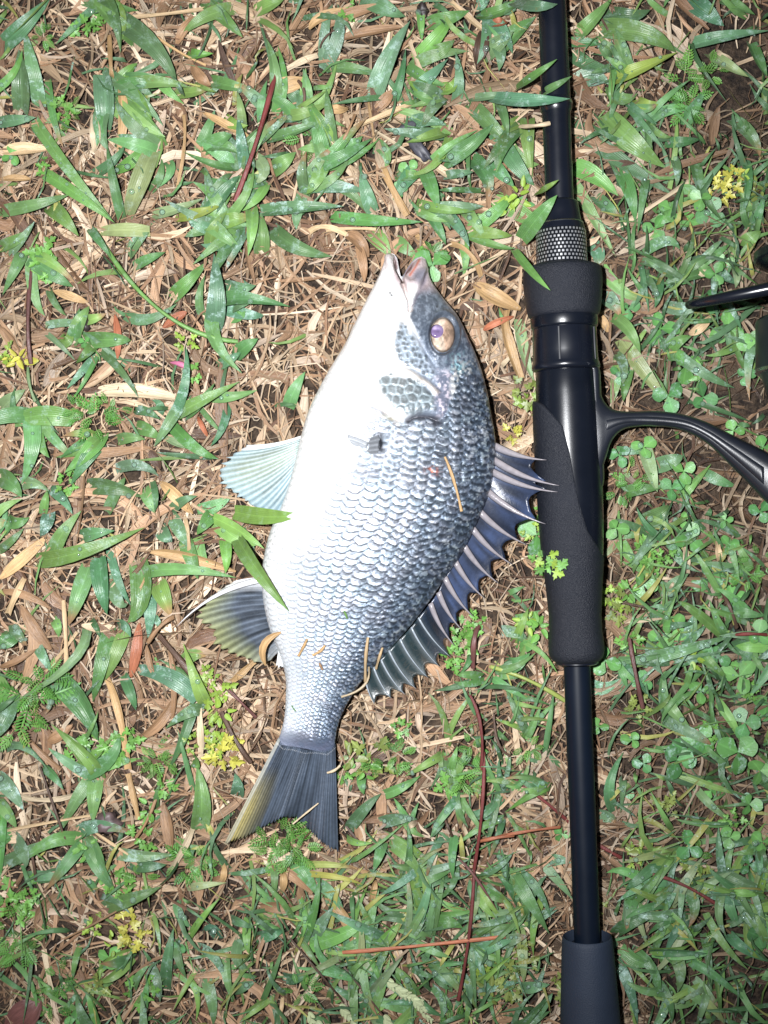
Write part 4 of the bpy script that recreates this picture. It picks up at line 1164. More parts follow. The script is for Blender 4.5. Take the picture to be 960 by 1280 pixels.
blades += tile(320, 0, T3, [
 (400,-10,480,30,560,62,66,'d'), (440,372,495,220,578,78,64,'w'), (510,392,540,300,562,180,30,'d'), (190,642,310,592,437,518,46,'g'), (15,792,180,778,330,774,54,'w'),
 (280,812,450,828,628,832,48,'g'), (212,680,330,706,418,802,48,'d'), (440,800,412,720,393,638,54,'w'), (440,530,490,580,482,632,42,'g'), (700,612,800,545,893,462,58,'g'),
 (800,585,862,660,872,742,58,'d'), (640,212,690,190,745,150,56,'g'), (850,212,905,165,965,118,64,'w'), (745,402,762,300,748,195,38,'w'), (20,955,22,880,18,798,54,'g'),
 (60,858,150,925,285,962,54,'d'), (430,868,470,910,505,965,58,'g'), (520,900,560,930,605,965,52,'g'), (800,388,880,470,968,565,62,'d'), (870,600,920,650,968,700,54,'g'),
 (-10,585,30,640,-5,690,50,'p'), (-5,548,70,480,155,395,32,'w'), (40,522,150,490,275,443,42,'d'), (-10,45,50,20,110,-10,56,'b'), (28,485,20,390,42,300,34,'g'),
 (600,760,700,785,825,792,34,'b'), (610,790,700,800,770,880,46,'d'), (700,790,760,850,800,925,42,'w'), (580,480,630,450,715,470,50,'w'), (590,350,640,300,720,220,56,'w'), (640,90,720,70,800,40,52,'g'), (615,20,618,90,622,155,28,'b'),
 (820,20,850,0,880,-20,60,'w'), (700,660,760,650,815,645,34,'w'), (520,650,570,660,640,650,46,'g'), (60,640,100,610,150,570,54,'b'), (300,520,350,540,400,510,50,'g'), (770,780,820,830,860,900,40,'g'), (900,360,930,440,945,520,34,'d'), (790,370,880,360,965,345,30,'w'), (680,330,730,330,745,290,50,'b'), (600,270,640,330,690,335,80,'b')])
blades += tile(0, 320, T3, [
 (800,275,812,150,803,-10,70,'w'), (757,222,748,150,770,70,30,'g'), (470,222,560,236,665,178,38,'d'), (372,365,310,430,250,500,32,'w'), (372,315,330,360,285,402,38,'g'), (370,350,452,430,520,532,30,'d'),
 (370,365,325,455,270,542,18,'g'), (50,622,160,598,272,612,72,'g','c'), (700,520,632,630,578,715,42,'w'), (680,602,742,558,805,476,42,'g'), (780,525,860,528,965,503,38,'g'), (855,545,835,640,788,715,32,'d'),
 (745,560,790,620,832,662,18,'g'), (505,578,550,585,600,612,38,'w'), (440,692,490,680,545,688,42,'g'), (510,640,555,655,605,688,50,'g'), (325,865,420,868,535,905,62,'d'), (430,800,520,785,595,825,42,'w'),
 (540,870,560,920,582,965,44,'g'), (-5,830,40,850,82,905,64,'d'), (70,862,120,850,185,882,42,'w'), (188,870,235,910,272,968,38,'w'), (160,970,170,920,176,878,34,'g'), (880,375,920,340,968,310,54,'g'), (815,412,860,390,905,358,38,'d'),
 (160,280,220,330,285,395,22,'p'), (640,160,700,100,780,20,52,'g'), (860,190,900,170,960,165,60,'d'), (840,110,900,120,960,110,46,'w'), (930,100,900,150,890,190,38,'w'), (180,120,210,180,250,225,26,'d'), (400,960,440,880,470,830,40,'g'), (640,960,680,920,740,900,40,'d'), (740,960,800,940,870,900,50,'g'), (100,690,140,700,178,690,36,'b'), (0,580,40,540,95,500,52,'p'), (310,240,350,235,400,215,38,'b'), (500,40,560,10,620,-15,40,'g'), (220,300,250,320,275,270,50,'b'), (590,600,600,560,570,540,36,'w'), (170,260,260,250,330,265,28,'w'), (860,230,900,220,905,190,44,'b')])
blades += tile(0, 640, T3, [
 (135,182,300,150,542,58,54,'g'), (195,172,230,85,305,-5,54,'g'), (335,198,292,320,258,425,58,'g'), (370,168,380,280,402,385,62,'d'), (410,138,445,260,492,352,28,'w'), (520,178,528,330,478,415,70,'g'), (560,288,562,380,555,475,48,'w'),
 (588,258,612,320,642,392,62,'b','o'), (530,232,680,214,885,246,42,'g'), (325,418,272,560,48,716,36,'p'), (205,618,300,720,368,858,80,'d'), (130,488,160,540,192,602,38,'w'), (412,428,375,590,348,712,48,'g'), (472,438,432,540,392,635,48,'b'),
 (462,612,490,680,510,744,38,'d'), (520,590,640,622,742,702,62,'w','c'), (738,690,690,840,632,965,38,'d'), (800,25,880,95,965,125,54,'b'), (805,-5,770,40,738,85,52,'b'), (890,60,930,130,962,235,52,'d'), (690,95,720,180,742,252,52,'g'), (600,60,620,90,645,112,52,'w'),
 (185,-5,172,50,150,92,48,'w'), (50,440,30,480,-10,512,62,'g'), (45,418,70,460,102,502,38,'w'), (690,560,730,535,772,542,46,'b','o'), (410,230,440,330,480,345,50,'w'), (300,95,350,80,430,70,50,'w'), (20,20,60,40,110,20,46,'g'), (640,10,680,80,700,130,48,'w'), (745,100,760,180,800,240,40,'g'), (840,90,850,160,845,230,44,'b'), (-5,20,30,40,20,90,40,'g'), (-10,150,40,110,90,60,30,'d'), (340,400,360,430,380,480,26,'d'), (440,420,470,430,490,470,38,'w'), (560,380,590,410,600,450,28,'w'), (160,640,190,700,170,760,26,'d'), (200,400,215,430,220,470,36,'b'), (20,890,90,880,180,965,32,'w'), (720,920,735,945,740,965,40,'g')])
blades += tile(0, 960, T3, [
 (745,235,757,120,738,-10,64,'g'), (-10,30,40,85,88,158,54,'w'), (-10,120,30,170,62,228,48,'g'), (-10,372,110,312,225,262,46,'w'), (410,312,530,330,655,323,48,'w'), (480,352,550,368,625,362,44,'d'), (388,522,490,492,605,445,48,'g'), (885,115,892,70,880,20,48,'w'),
 (705,642,760,560,825,488,26,'b'), (740,668,805,712,842,795,36,'w'), (845,700,850,780,872,875,36,'g'), (770,778,795,880,800,968,42,'d'), (622,832,628,720,652,598,42,'d'), (540,912,545,850,555,795,28,'g'), (90,410,170,405,260,415,40,'w'), (235,335,215,390,205,455,16,'w'), (320,420,345,440,368,470,34,'g'), (700,450,760,440,850,430,30,'p'), (660,500,680,560,720,600,30,'w'), (560,730,590,800,600,880,34,'w'), (930,560,925,640,935,700,30,'b'), (860,560,900,580,950,600,30,'w'), (660,640,670,720,700,790,30,'d'), (900,640,890,720,940,760,36,'d'), (500,830,520,780,560,740,28,'g'), (160,-5,200,30,238,82,30,'g'), (120,670,110,800,85,965,14,'d'), (700,780,740,850,735,950,26,'b'), (870,830,910,820,960,800,40,'w'), (820,640,790,600,760,620,40,'w')])
blades += tile(320, 960, T3, [
 (345,235,400,160,470,95,46,'d'), (470,102,540,75,618,28,36,'g'), (460,208,530,190,605,192,48,'w'), (498,278,565,328,632,418,48,'g'), (395,722,422,600,462,448,44,'g'), (655,592,710,575,778,602,48,'g'), (650,595,652,540,645,490,30,'w'),
 (130,365,280,362,375,380,24,'y'), (150,395,300,408,405,440,24,'y'), (130,342,185,400,235,485,48,'g'), (215,428,280,468,332,552,38,'w'), (185,538,255,620,280,722,28,'g'), (160,630,200,690,242,752,28,'g'), (160,478,185,560,172,642,22,'b'), (60,340,70,420,60,500,30,'g'), (450,690,490,630,560,570,30,'b'), (500,400,560,440,600,520,26,'d'), (700,260,660,330,640,420,28,'w'), (750,230,735,330,740,420,30,'g'), (770,90,765,160,770,230,38,'b'), (560,660,600,600,640,560,40,'w'), (900,280,930,380,950,480,26,'w'), (850,420,900,470,965,500,26,'w'), (330,-5,345,40,355,90,40,'d'), (400,20,395,60,405,100,34,'g'), (340,260,380,280,440,280,26,'b'), (480,270,460,330,440,390,40,'g'), (560,180,580,230,640,260,30,'g'), (700,180,680,220,660,260,34,'w'), (820,690,880,670,965,645,44,'w'), (-5,640,60,620,110,610,50,'d'), (0,560,40,590,90,600,44,'g'), (100,780,150,790,200,760,40,'d'), (660,820,700,880,690,960,30,'w'), (760,760,800,830,790,920,30,'w'), (600,860,640,900,700,930,30,'d')])
blades += tile(620, 0, TZ, [
 (350,102,520,118,635,185,74,'g'), (410,282,500,245,642,184,48,'y'), (280,132,340,72,412,-8,54,'g'), (385,42,460,60,545,34,60,'d'), (262,430,430,560,632,692,62,'d'), (380,405,480,500,595,592,74,'g'), (270,590,350,622,432,692,62,'b'), (430,588,472,680,492,785,48,'g'),
 (532,618,518,700,500,825,28,'g'), (270,640,340,760,422,905,42,'p'), (700,550,730,680,802,782,38,'d'), (660,442,700,378,738,318,42,'g'), (750,188,820,232,892,272,38,'p'), (680,160,800,130,965,108,42,'w'), (780,-8,850,20,915,52,48,'g'), (680,-5,740,40,805,92,62,'w'), (595,505,660,500,722,490,38,'d'),
 (620,545,640,600,635,660,28,'w'), (-5,465,70,580,135,655,60,'d'), (-5,700,100,762,200,826,56,'g'), (-5,182,60,122,142,58,62,'g'), (20,482,80,562,152,580,52,'g'), (260,180,330,230,440,250,56,'w'), (270,310,340,270,400,300,70,'w'), (410,310,440,350,500,330,60,'g'), (490,350,530,370,580,360,36,'y'), (240,150,320,150,390,150,36,'d'), (430,500,490,520,600,590,50,'g'), (570,720,600,760,540,780,60,'g'), (640,690,690,690,690,720,66,'g'), (880,560,890,650,870,760,30,'d'), (900,150,930,220,958,270,40,'d'), (870,870,900,840,935,815,50,'b'), (830,420,900,480,935,560,44,'d'), (520,890,600,850,650,880,40,'w'), (350,690,400,740,440,760,50,'d'), (320,850,360,900,350,960,56,'w'), (0,20,40,30,70,10,70,'w'), (-5,150,15,190,10,250,46,'w')])
blades += tile(620, 300, TZ, [
 (370,88,450,182,562,212,38,'g'), (580,358,720,462,842,522,42,'w'), (440,350,520,462,612,582,54,'p'), (432,398,425,490,405,590,42,'g'), (570,120,575,180,560,240,34,'d'), (600,235,680,240,745,200,42,'w'), (470,440,455,510,450,570,36,'g'), (375,195,410,220,440,270,50,'w'), (410,270,470,320,510,400,44,'g'), (420,400,450,450,440,520,40,'w'), (780,180,830,240,870,330,24,'w'), (840,90,850,130,845,170,28,'p'), (700,90,760,60,830,10,34,'g'), (900,380,930,340,955,330,60,'g'), (600,400,640,360,690,340,46,'g'), (640,930,690,870,760,790,30,'b'), (520,720,545,810,570,890,46,'p'), (450,890,510,880,600,870,44,'g'), (560,800,620,780,660,760,50,'w'), (420,740,480,745,560,745,26,'d'), (80,280,100,400,135,500,40,'p'), (730,820,790,850,850,870,40,'d')])
blades += tile(620, 600, TZ, [
 (500,640,660,600,842,546,48,'w'), (385,190,450,190,520,200,40,'g'), (430,205,465,260,500,310,40,'g'), (520,150,580,120,610,90,60,'d'), (560,240,540,280,560,330,36,'b'), (600,420,630,370,680,330,46,'d'), (640,60,680,30,720,-10,38,'b'), (700,600,760,650,825,710,36,'g'), (590,760,630,820,690,880,40,'g'), (850,560,880,600,890,660,60,'d'), (900,560,920,640,960,680,24,'g'), (770,770,830,850,862,925,30,'b'), (820,460,880,470,950,480,40,'d'), (430,220,400,250,380,275,20,'p'), (560,560,550,620,590,690,40,'w'), (330,720,380,735,440,700,44,'w'), (30,640,70,650,120,610,60,'g'), (60,490,110,480,185,455,30,'g'), (20,530,70,540,110,560,40,'w'), (80,600,120,580,150,570,40,'g'), (420,560,480,600,440,640,30,'b')])
blades += tile(620, 940, TZ, [
 (50,418,110,512,188,642,46,'g'), (160,388,215,450,272,522,34,'p'), (180,388,220,380,265,392,40,'w'), (480,692,560,780,572,905,32,'g'), (700,800,745,850,790,905,30,'p'), (740,568,805,680,892,770,28,'g'), (670,732,760,782,885,882,30,'g'), (850,518,900,600,955,662,34,'w'), (780,418,870,462,965,492,46,'d'),
 (420,210,400,120,450,0,40,'d'), (700,120,760,190,840,250,30,'w'), (600,60,760,120,880,150,26,'b'), (420,640,480,600,600,560,42,'d'), (480,490,470,560,440,620,46,'d'), (440,690,500,740,560,740,40,'g'), (420,730,470,830,500,960,40,'w'), (640,830,700,860,760,930,36,'g'), (680,840,760,900,810,965,34,'p'), (620,700,650,770,640,850,46,'g'), (820,640,870,690,960,740,36,'d'), (730,640,750,730,760,850,26,'d'), (880,540,930,620,965,700,40,'g'), (100,960,160,900,200,850,40,'d'), (560,800,610,880,620,960,36,'d'), (80,830,130,830,190,820,44,'w'), (0,680,60,660,110,650,40,'w'), (490,580,600,590,560,640,36,'w'), (360,220,400,230,420,250,44,'w'), (660,470,700,540,680,620,40,'d'), (800,460,830,560,860,620,34,'d')])
# blades that lie over the rod and the fish: their own heights
over = []
over += [(q, (0.010, 0.027, 0.030)) for q in tile(620, 0, TZ, [(70,312,140,262,216,208,28,'g'), (90,845,150,765,216,688,54,'b'), (130,692,175,665,222,634,22,'b')])]
over += [(q, (0.012, 0.029, 0.026)) for q in tile(620, 0, TZ, [(-10,345,120,356,262,348,52,'w'), (60,8,140,22,218,14,42,'w')])]
over += [(q, (0.016, 0.027, 0.026)) for q in tile(620, 0, TZ, [(150,335,205,305,268,268,26,'g')])]
over += [(q, (0.012, 0.031, 0.037)) for q in tile(620, 300, TZ, [(65,35,125,112,192,178,30,'b')])]
over += [(q, (0.008, 0.026, 0.0315)) for q in tile(220, 500, TZ, [(205,396,330,412,443,403,58,'b')])]
over += [(q, (0.010, 0.030, 0.030)) for q in tile(220, 500, TZ, [(215,488,285,600,398,745,50,'b')])]
over += [(q, (0.006, 0.012, 0.014)) for q in tile(220, 500, TZ, [(130,415,220,460,312,525,40,'b')])]

# cluster the traced blades into plants by where they root
items = [(b, None) for b in blades] + over
left = list(range(len(items))); clusters = []
while left:
    i = left.pop(0); c = [i]; bx, by = items[i][0][0]
    for j in list(left):
        x, y = items[j][0][0]
        if math.hypot(x - bx, y - by) < 34 and len(c) < 7:
            c.append(j); left.remove(j)
    clusters.append(c)
drop_sites = []
def add_blade(parent, b, zs, rnd_):
    (p0, p1, p2, wpx, code, opt) = b
    L_ = math.hypot(p2[0] - p0[0], p2[1] - p0[1])
    if zs is None:
        up_ = 0.0035 + min(0.012, L_ * K * rnd_.uniform(0.08, 0.24))
        z0 = rnd_.uniform(0.001, 0.003); z2 = rnd_.uniform(0.0035, 0.0085)
        zs = (z0, max(z0, z2) * 0.6 + up_ * 0.8, z2)
        for q in (p0, p1, p2):      # keep under the fins and the rod
            if blocked(*q): zs = (min(zs[0], 0.002), min(zs[1], 0.005), min(zs[2], 0.004)); break
    base = np.array(G[code]) * rnd_.uniform(0.8, 1.25)
    base = base * np.array([rnd_.uniform(0.85, 1.25), 1, rnd_.uniform(0.8, 1.15)])
    dew = {'w': 1.0, 'd': 0.45, 'g': 0.4, 'b': 0.2, 'p': 0.35, 'y': 0.1}[code] * rnd_.uniform(0.6, 1.1)
    tipc = DR['o'] if opt == 'o' else (DR['n'] if rnd_.random() < 0.07 else None)
    o = one_strip('blade', p0, p1, p2, zs, wpx * rnd_.uniform(0.98, 1.15), base, M_leaf, parent, prof='cut' if opt == 'c' else 'blade', S=7, fold=rnd_.uniform(0.05, 0.30), roll=rnd_.uniform(-0.35, 0.35), dew=dew, tipcol=tipc)
    n = rnd_.choice([0, 0, 1, 2, 3]) if code != 'w' else rnd_.choice([1, 2, 4, 6])
    for _ in range(n):
        t = rnd_.uniform(0.15, 0.85); s_ = 1 - t
        q1 = (2 * p1[0] - 0.5 * (p0[0] + p2[0]), 2 * p1[1] - 0.5 * (p0[1] + p2[1])); zq = 2 * zs[1] - 0.5 * (zs[0] + zs[2])
        drop_sites.append((s_ * s_ * p0[0] + 2 * t * s_ * q1[0] + t * t * p2[0] + rnd_.uniform(-0.25, 0.25) * wpx, s_ * s_ * p0[1] + 2 * t * s_ * q1[1] + t * t * p2[1] + rnd_.uniform(-0.25, 0.25) * wpx, s_ * s_ * zs[0] + 2 * t * s_ * zq + t * t * zs[2]))
    return o
R1 = random.Random(21)
for c in clusters:
    bx, by = items[c[0]][0][0]
    z0 = 0.001
    wl, wg = where(bx, by)
    ov = any(items[i][1] is not None for i in c)
    if ov and bx > 600: lab, grp = 'green grass tuft with a blade lying across the black rod', 'grass tufts lying over the rod'
    elif ov: lab, grp = 'bright green grass tuft with blades lying over the fish belly', 'grass tufts lying over the fish'
    elif len(c) == 1: lab, grp = 'single broad green grass shoot %s' % wl, 'single grass shoots ' + wg
    else: lab, grp = 'broad bladed green grass tuft %s' % wl, 'broad grass tufts ' + wg
    if not ov:
        codes = [items[i][0][4] for i in c]; top = max(sorted(set(codes)), key=codes.count)
        look = {'w': 'dewy', 'd': 'dark green', 'g': 'green', 'b': 'bright green', 'p': 'pale green', 'y': 'yellow green'}[top]
        num = {1: 'single', 2: 'two bladed', 3: 'three bladed', 4: 'four bladed', 5: 'five bladed'}.get(len(c), 'many bladed')
        lab = ('single broad %s grass shoot %s' % (look, wl)) if len(c) == 1 else ('%s broad %s grass tuft %s' % (num, look, wl))
    e = empty('grass_tuft' if len(c) > 1 else 'grass_shoot', P(bx, by, z0), lab, 'grass', grp)
    for i in c: add_blade(e, items[i][0], items[i][1], R1)

# ------------------------------------------------------------------ dead leaves, straw stalks, twigs and stems
def dry(name, rows, label, cat, group, mat=M_straw, thick=False, prof='stalk', zlift=0.0):
    for r in rows:
        (p0, p1, p2, wpx, code, opt) = r
        z = (0.003 + zlift + R1.uniform(0, 0.002), 0.006 + zlift + R1.uniform(0, 0.003), 0.0035 + zlift + R1.uniform(0, 0.003))
        if any(blocked(*q) for q in (p0, p1, p2)): z = (0.003, 0.0045, 0.003)
        mx = ((p0[0] + p1[0] + p2[0]) / 3, (p0[1] + p1[1] + p2[1]) / 3)
        wl, wg = where(*mx)
        o = one_strip(name, p0, p1, p2, z, wpx, np.array(DR.get(code, G.get(code))) * R1.uniform(0.85, 1.15), mat, None, prof=prof, S=8, fold=R1.uniform(0.1, 0.4), roll=R1.uniform(-0.4, 0.4), dew=0.0, thick=thick, origin=P(p0[0], p0[1], z[0]))
        cw = {'t': 'tan', 'n': 'brown', 'k': 'blackish', 'o': 'ochre', 'r': 'dark red', 'e': 'pale', 'm': 'maroon', 'x': 'reddish', 'y': 'yellow', 'p': 'greenish'}.get(code, 'dull')
        tag(o, cw + ' ' + label + ' ' + wl, cat, group + ' ' + wg)
dry('straw_stalk', tile(0, 0, T3, [(510,75,630,170,772,246,12,'o'), (450,68,600,55,785,32,18,'t'), (0,250,60,310,90,380,14,'e'), (660,720,690,560,690,430,14,'o'), (410,130,415,240,420,290,18,'o')])
    + tile(320, 0, T3, [(80,282,160,235,232,208,26,'e'), (360,482,480,432,602,384,26,'t'), (440,488,540,552,642,618,15,'e'), (470,600,512,700,572,805,20,'o'), (420,372,432,450,445,535,12,'o'), (200,870,260,850,340,880,22,'t'), (600,880,630,920,650,965,14,'o'), (720,-5,790,60,900,150,26,'t')])
    + tile(0, 640, T3, [(400,618,448,760,482,965,32,'o'), (745,698,752,820,752,935,26,'e'), (30,382,60,310,92,248,26,'t'), (250,622,248,480,240,330,20,'t'), (868,636,910,600,955,556,30,'o'), (170,600,230,530,290,450,14,'t'), (500,330,520,300,560,210,10,'o'), (690,10,705,80,710,170,16,'t'), (60,800,150,900,230,965,26,'n')])
    + tile(0, 960, T3, [(640,385,690,300,722,228,26,'e'), (482,20,500,100,522,192,28,'o'), (165,680,182,780,202,875,20,'e'), (0,240,150,210,380,170,14,'t'), (60,100,170,120,280,100,22,'e'), (340,230,430,290,520,350,12,'t')])
    + tile(320, 960, T3, [(250,330,350,368,468,412,18,'o'), (690,290,670,350,660,420,12,'e'), (775,210,790,250,805,290,14,'e'), (100,860,95,910,85,965,16,'t'), (560,230,580,215,605,200,24,'e'), (650,680,690,720,730,755,10,'t')])
    + tile(620, 0, TZ, [(425,806,550,728,682,638,16,'e'), (905,284,935,296,965,300,14,'e'), (270,545,310,540,362,535,28,'e'), (775,180,800,195,830,215,20,'e')])
    + tile(620, 600, TZ, [(450,502,530,496,610,482,12,'e'), (665,225,672,280,675,330,26,'e'), (780,210,785,250,788,285,24,'t'), (560,345,600,348,632,352,12,'e'), (610,388,622,370,635,350,12,'e'), (920,740,945,710,965,680,14,'e'), (655,240,780,312,925,398,9,'y')])
    + tile(400, 200, 280 / 960, [(265,38,320,150,372,240,26,'o'), (415,320,450,390,500,470,22,'o'), (560,360,640,400,690,500,24,'o'), (790,640,800,750,860,940,50,'o'), (0,310,120,295,240,300,18,'t'), (780,880,810,850,850,810,22,'e')]),
    'dry straw stalk lying flat', 'straw', 'straw stalks')
dry('dead_leaf', tile(0, 0, T3, [(895,340,850,250,820,150,26,'k'), (440,580,462,430,440,250,36,'o'), (350,570,360,500,345,430,46,'e'), (0,672,60,668,115,672,26,'o'), (660,170,690,110,730,60,40,'n'), (760,420,850,470,945,520,34,'o'), (0,570,80,560,180,560,50,'t'), (720,240,750,290,790,320,44,'n')])
    + tile(320, 0, T3, [(240,112,330,60,485,18,44,'n'), (258,392,300,410,345,405,38,'o'), (860,100,845,170,828,245,54,'k'), (440,420,480,380,510,340,44,'n'), (200,110,260,60,390,40,38,'o'), (70,330,110,320,200,300,60,'o'), (300,150,420,120,560,100,40,'n'), (680,860,685,830,700,790,30,'k'), (860,680,900,650,945,620,40,'n'), (330,880,380,900,420,965,50,'n'), (870,90,910,85,940,80,46,'x')])
    + tile(0, 320, T3, [(200,746,350,742,565,718,42,'n'), (320,522,480,505,690,540,54,'e'), (430,220,442,300,440,385,28,'x'), (335,645,322,730,308,825,48,'t'), (600,848,660,900,722,968,48,'o'), (200,130,260,150,330,175,34,'o'), (610,270,660,235,700,210,36,'x'), (740,600,760,640,782,682,20,'x'), (610,675,660,700,720,720,28,'p'), (600,800,580,760,560,730,40,'k')])
    + tile(0, 640, T3, [(490,620,512,520,522,415,42,'x'), (80,350,130,440,192,515,46,'n'), (-5,300,90,310,192,362,32,'n'), (560,150,700,168,885,222,42,'o'), (-5,582,60,560,135,515,26,'n'), (0,250,80,180,180,90,46,'o'), (520,850,600,790,650,700,40,'n'), (630,500,655,650,640,812,26,'n'), (550,500,560,560,580,620,26,'n'), (180,860,220,840,270,800,44,'n')])
    + tile(0, 960, T3, [(610,128,628,220,642,312,46,'n'), (20,970,90,930,150,870,110,'m'), (820,440,840,400,835,350,26,'o'), (790,440,820,420,850,420,40,'n')])
    + tile(320, 960, T3, [(70,372,130,400,212,470,36,'n'), (250,488,330,560,356,662,38,'o'), (5,518,80,522,155,532,42,'n'), (430,520,440,460,450,420,26,'o'), (90,380,105,420,95,470,30,'o')])
    + tile(400, 200, 280 / 960, [(600,640,640,625,695,645,40,'k'), (660,530,740,580,860,640,70,'o'), (720,100,760,60,800,10,44,'n'), (700,730,750,700,830,670,30,'x'), (150,330,180,420,190,520,40,'n'), (480,290,510,260,525,210,34,'k')])
    + tile(620, 300, TZ, [(360,260,380,290,395,325,30,'o'), (670,115,720,118,770,112,26,'e'), (680,330,720,310,760,265,34,'t')]),
    'curled dead leaf lying', 'dead leaf', 'dead leaves', prof='leaf')
dry('red_stem', [((294, 251), (322, 172), (347, 82), 7.0, 'r', None)] + tile(320, 960, T3, [(855,-60,848,150,818,380,15,'r'), (818,380,800,620,758,872,15,'r'), (325,692,560,672,935,632,18,'x'), (838,275,900,262,965,252,16,'x')])
    + tile(620, 940, TZ, [(40,78,160,165,258,248,15,'r'), (352,322,400,350,440,372,15,'r'), (515,425,640,460,775,535,14,'r'), (0,300,110,280,225,265,14,'x')]) + tile(620, 600, TZ, [(835,548,900,543,965,548,14,'r'), (470,560,492,680,518,805,18,'m')]) + tile(540, 640, 0.25, [(190,915,245,1080,245,1290,20,'r')]),
    'thin stem lying over grass', 'stem', 'red stems', thick=True, zlift=0.004)
dry('twig', tile(0, 320, T3, [(118,45,104,240,116,405,18,'m'), (105,418,110,480,132,545,15,'p')]) + tile(0, 640, T3, [(598,465,690,575,775,685,28,'k'), (650,395,600,430,555,490,20,'n'), (830,750,880,850,940,940,20,'k'), (820,630,880,690,960,770,14,'m')])
    + tile(0, 960, T3, [(150,-5,210,170,285,385,11,'k'), (240,642,360,580,485,510,10,'n'), (600,60,560,180,510,260,14,'n'), (100,270,120,330,135,420,14,'k')]) + tile(320, 960, T3, [(315,190,410,310,512,445,14,'k'), (760,340,830,420,905,540,12,'m'), (280,680,390,820,505,965,10,'k'), (130,640,230,760,330,880,10,'k'), (700,170,720,220,735,255,12,'k')])
    + tile(620, 600, TZ, [(800,400,830,460,850,520,16,'k'), (400,420,480,440,560,455,10,'k')]) + tile(540, 640, 0.25, [(310,1010,330,1150,390,1220,16,'k'), (230,570,210,650,205,780,34,'m')]) + tile(320, 0, T3, [(240,180,260,140,300,110,10,'k'), (140,290,180,340,170,420,14,'k'), (300,560,340,500,370,430,14,'n')]),
    'thin twig lying', 'twig', 'twigs', thick=True, zlift=0.002)
# long green runner stem over the straw left of the belly and yellow runner by the grip
o = one_strip('runner_stem', (118, 286), (200, 388), (297, 427), (0.004, 0.010, 0.006), 6.5, G['b'], M_weed, None, prof='stalk', S=16, thick=True, dew=0.2, origin=P(118, 286, 0.004))
tag(o, 'long curved green runner stem arching over the straw beside the belly', 'stem')
o = one_strip('runner_stem', (612, 833), (660, 850), (706, 876), (0.004, 0.008, 0.005), 6.5, G['y'], M_weed, None, prof='stalk', S=10, thick=True, dew=0.1, origin=P(612, 833, 0.004))
tag(o, 'yellow green runner stem reaching under the lower shaft', 'stem')
o = one_strip('pink_stem_base', (213, 453), (228, 456), (238, 464), (0.004, 0.006, 0.005), 8, (0.42, 0.13, 0.22), M_weed, None, prof='leaf', S=6, thick=True, dew=0.1, origin=P(213, 453, 0.004))
tag(o, 'short pink stem base on straw beside the pelvic fin', 'stem')
# bits stuck to the fish
def on_fish(rows, names):
    for (p0, p1, p2, wpx, code), (nm, lab) in zip(rows, names):
        z = [fish_z(*q) + 0.0010 for q in (p0, p1, p2)]
        z[1] = max(z[1], fish_z(*p1) + 0.0010)
        o = one_strip(nm, p0, p1, p2, z, wpx, DR[code] if code in DR else G[code], M_straw, None, prof='stalk', S=8, thick=True, dew=0, origin=P(p0[0], p0[1], z[0]))
        tag(o, lab, 'straw')
on_fish([((556, 571), (567, 600), (577, 639), 4.2, 'o'), ((460, 797), (457, 825), (457, 852), 4.6, 't'), ((461, 834), (455, 857), (427, 871), 3.6, 'e'), ((478, 810), (474, 822), (470, 836), 4.0, 't'),
         ((384, 799), (379, 809), (373, 820), 4.0, 'o'), ((406, 807), (400, 814), (391, 819), 4.2, 'o'), ((399, 829), (401, 833), (403, 837), 3.6, 'n'), ((365, 882), (367, 886), (370, 889), 1.8, 'g'), ((430, 764), (432, 768), (434, 773), 3.0, 'b')],
        [('straw_bit', 'long brown straw stuck to the scales behind the gill cover'), ('straw_bit', 'upright tan straw on the back by the soft dorsal rays'), ('straw_bit', 'hooked pale straw on the tail base edge'), ('straw_bit', 'short tan straw at the foot of the soft dorsal rays'),
         ('straw_bit', 'short slanting brown straw above the tail base on the pale flank'), ('straw_bit', 'short brown straw chip beside the slanting one on the flank'), ('straw_bit', 'tiny dark straw crumb on the tail flank'), ('grass_bit', 'tiny dark green grass shred on the tail base'), ('grass_bit', 'tiny bright green grass shred on the scales')])
for (p0, p1, p2, w_, lab, z) in (((332, 832), (330, 806), (352, 790), 9, 'curled brown leaf shred at the end of the anal fin', (0.020, 0.024, 0.023)), ((409, 966), (418, 963), (425, 957), 4, 'pale seed husk at the tail fin upper edge', (0.0155, 0.0165, 0.016)), ((366, 1030), (383, 1016), (398, 1004), 2.6, 'thin pale straw lying on the dark tail fin', (0.0165, 0.0158, 0.0155))):
    o = one_strip('straw_bit', p0, p1, p2, z, w_, DR['o'] if w_ > 5 else DR['e'], M_straw, None, prof='leaf' if w_ > 5 else 'stalk', S=7, fold=0.5, thick=w_ < 5, dew=0, origin=P(p0[0], p0[1], z[0]))
    tag(o, lab, 'straw')
# straw over the rod blank
o = one_strip('straw_bit', (650, 158), (668, 157), (687, 154), (0.018, 0.0262, 0.0262), 6, DR['e'], M_straw, None, prof='stalk', S=6, thick=True, dew=0, origin=P(650, 158, 0.018))
tag(o, 'pale broken straw lying across the black rod ferrule', 'straw')

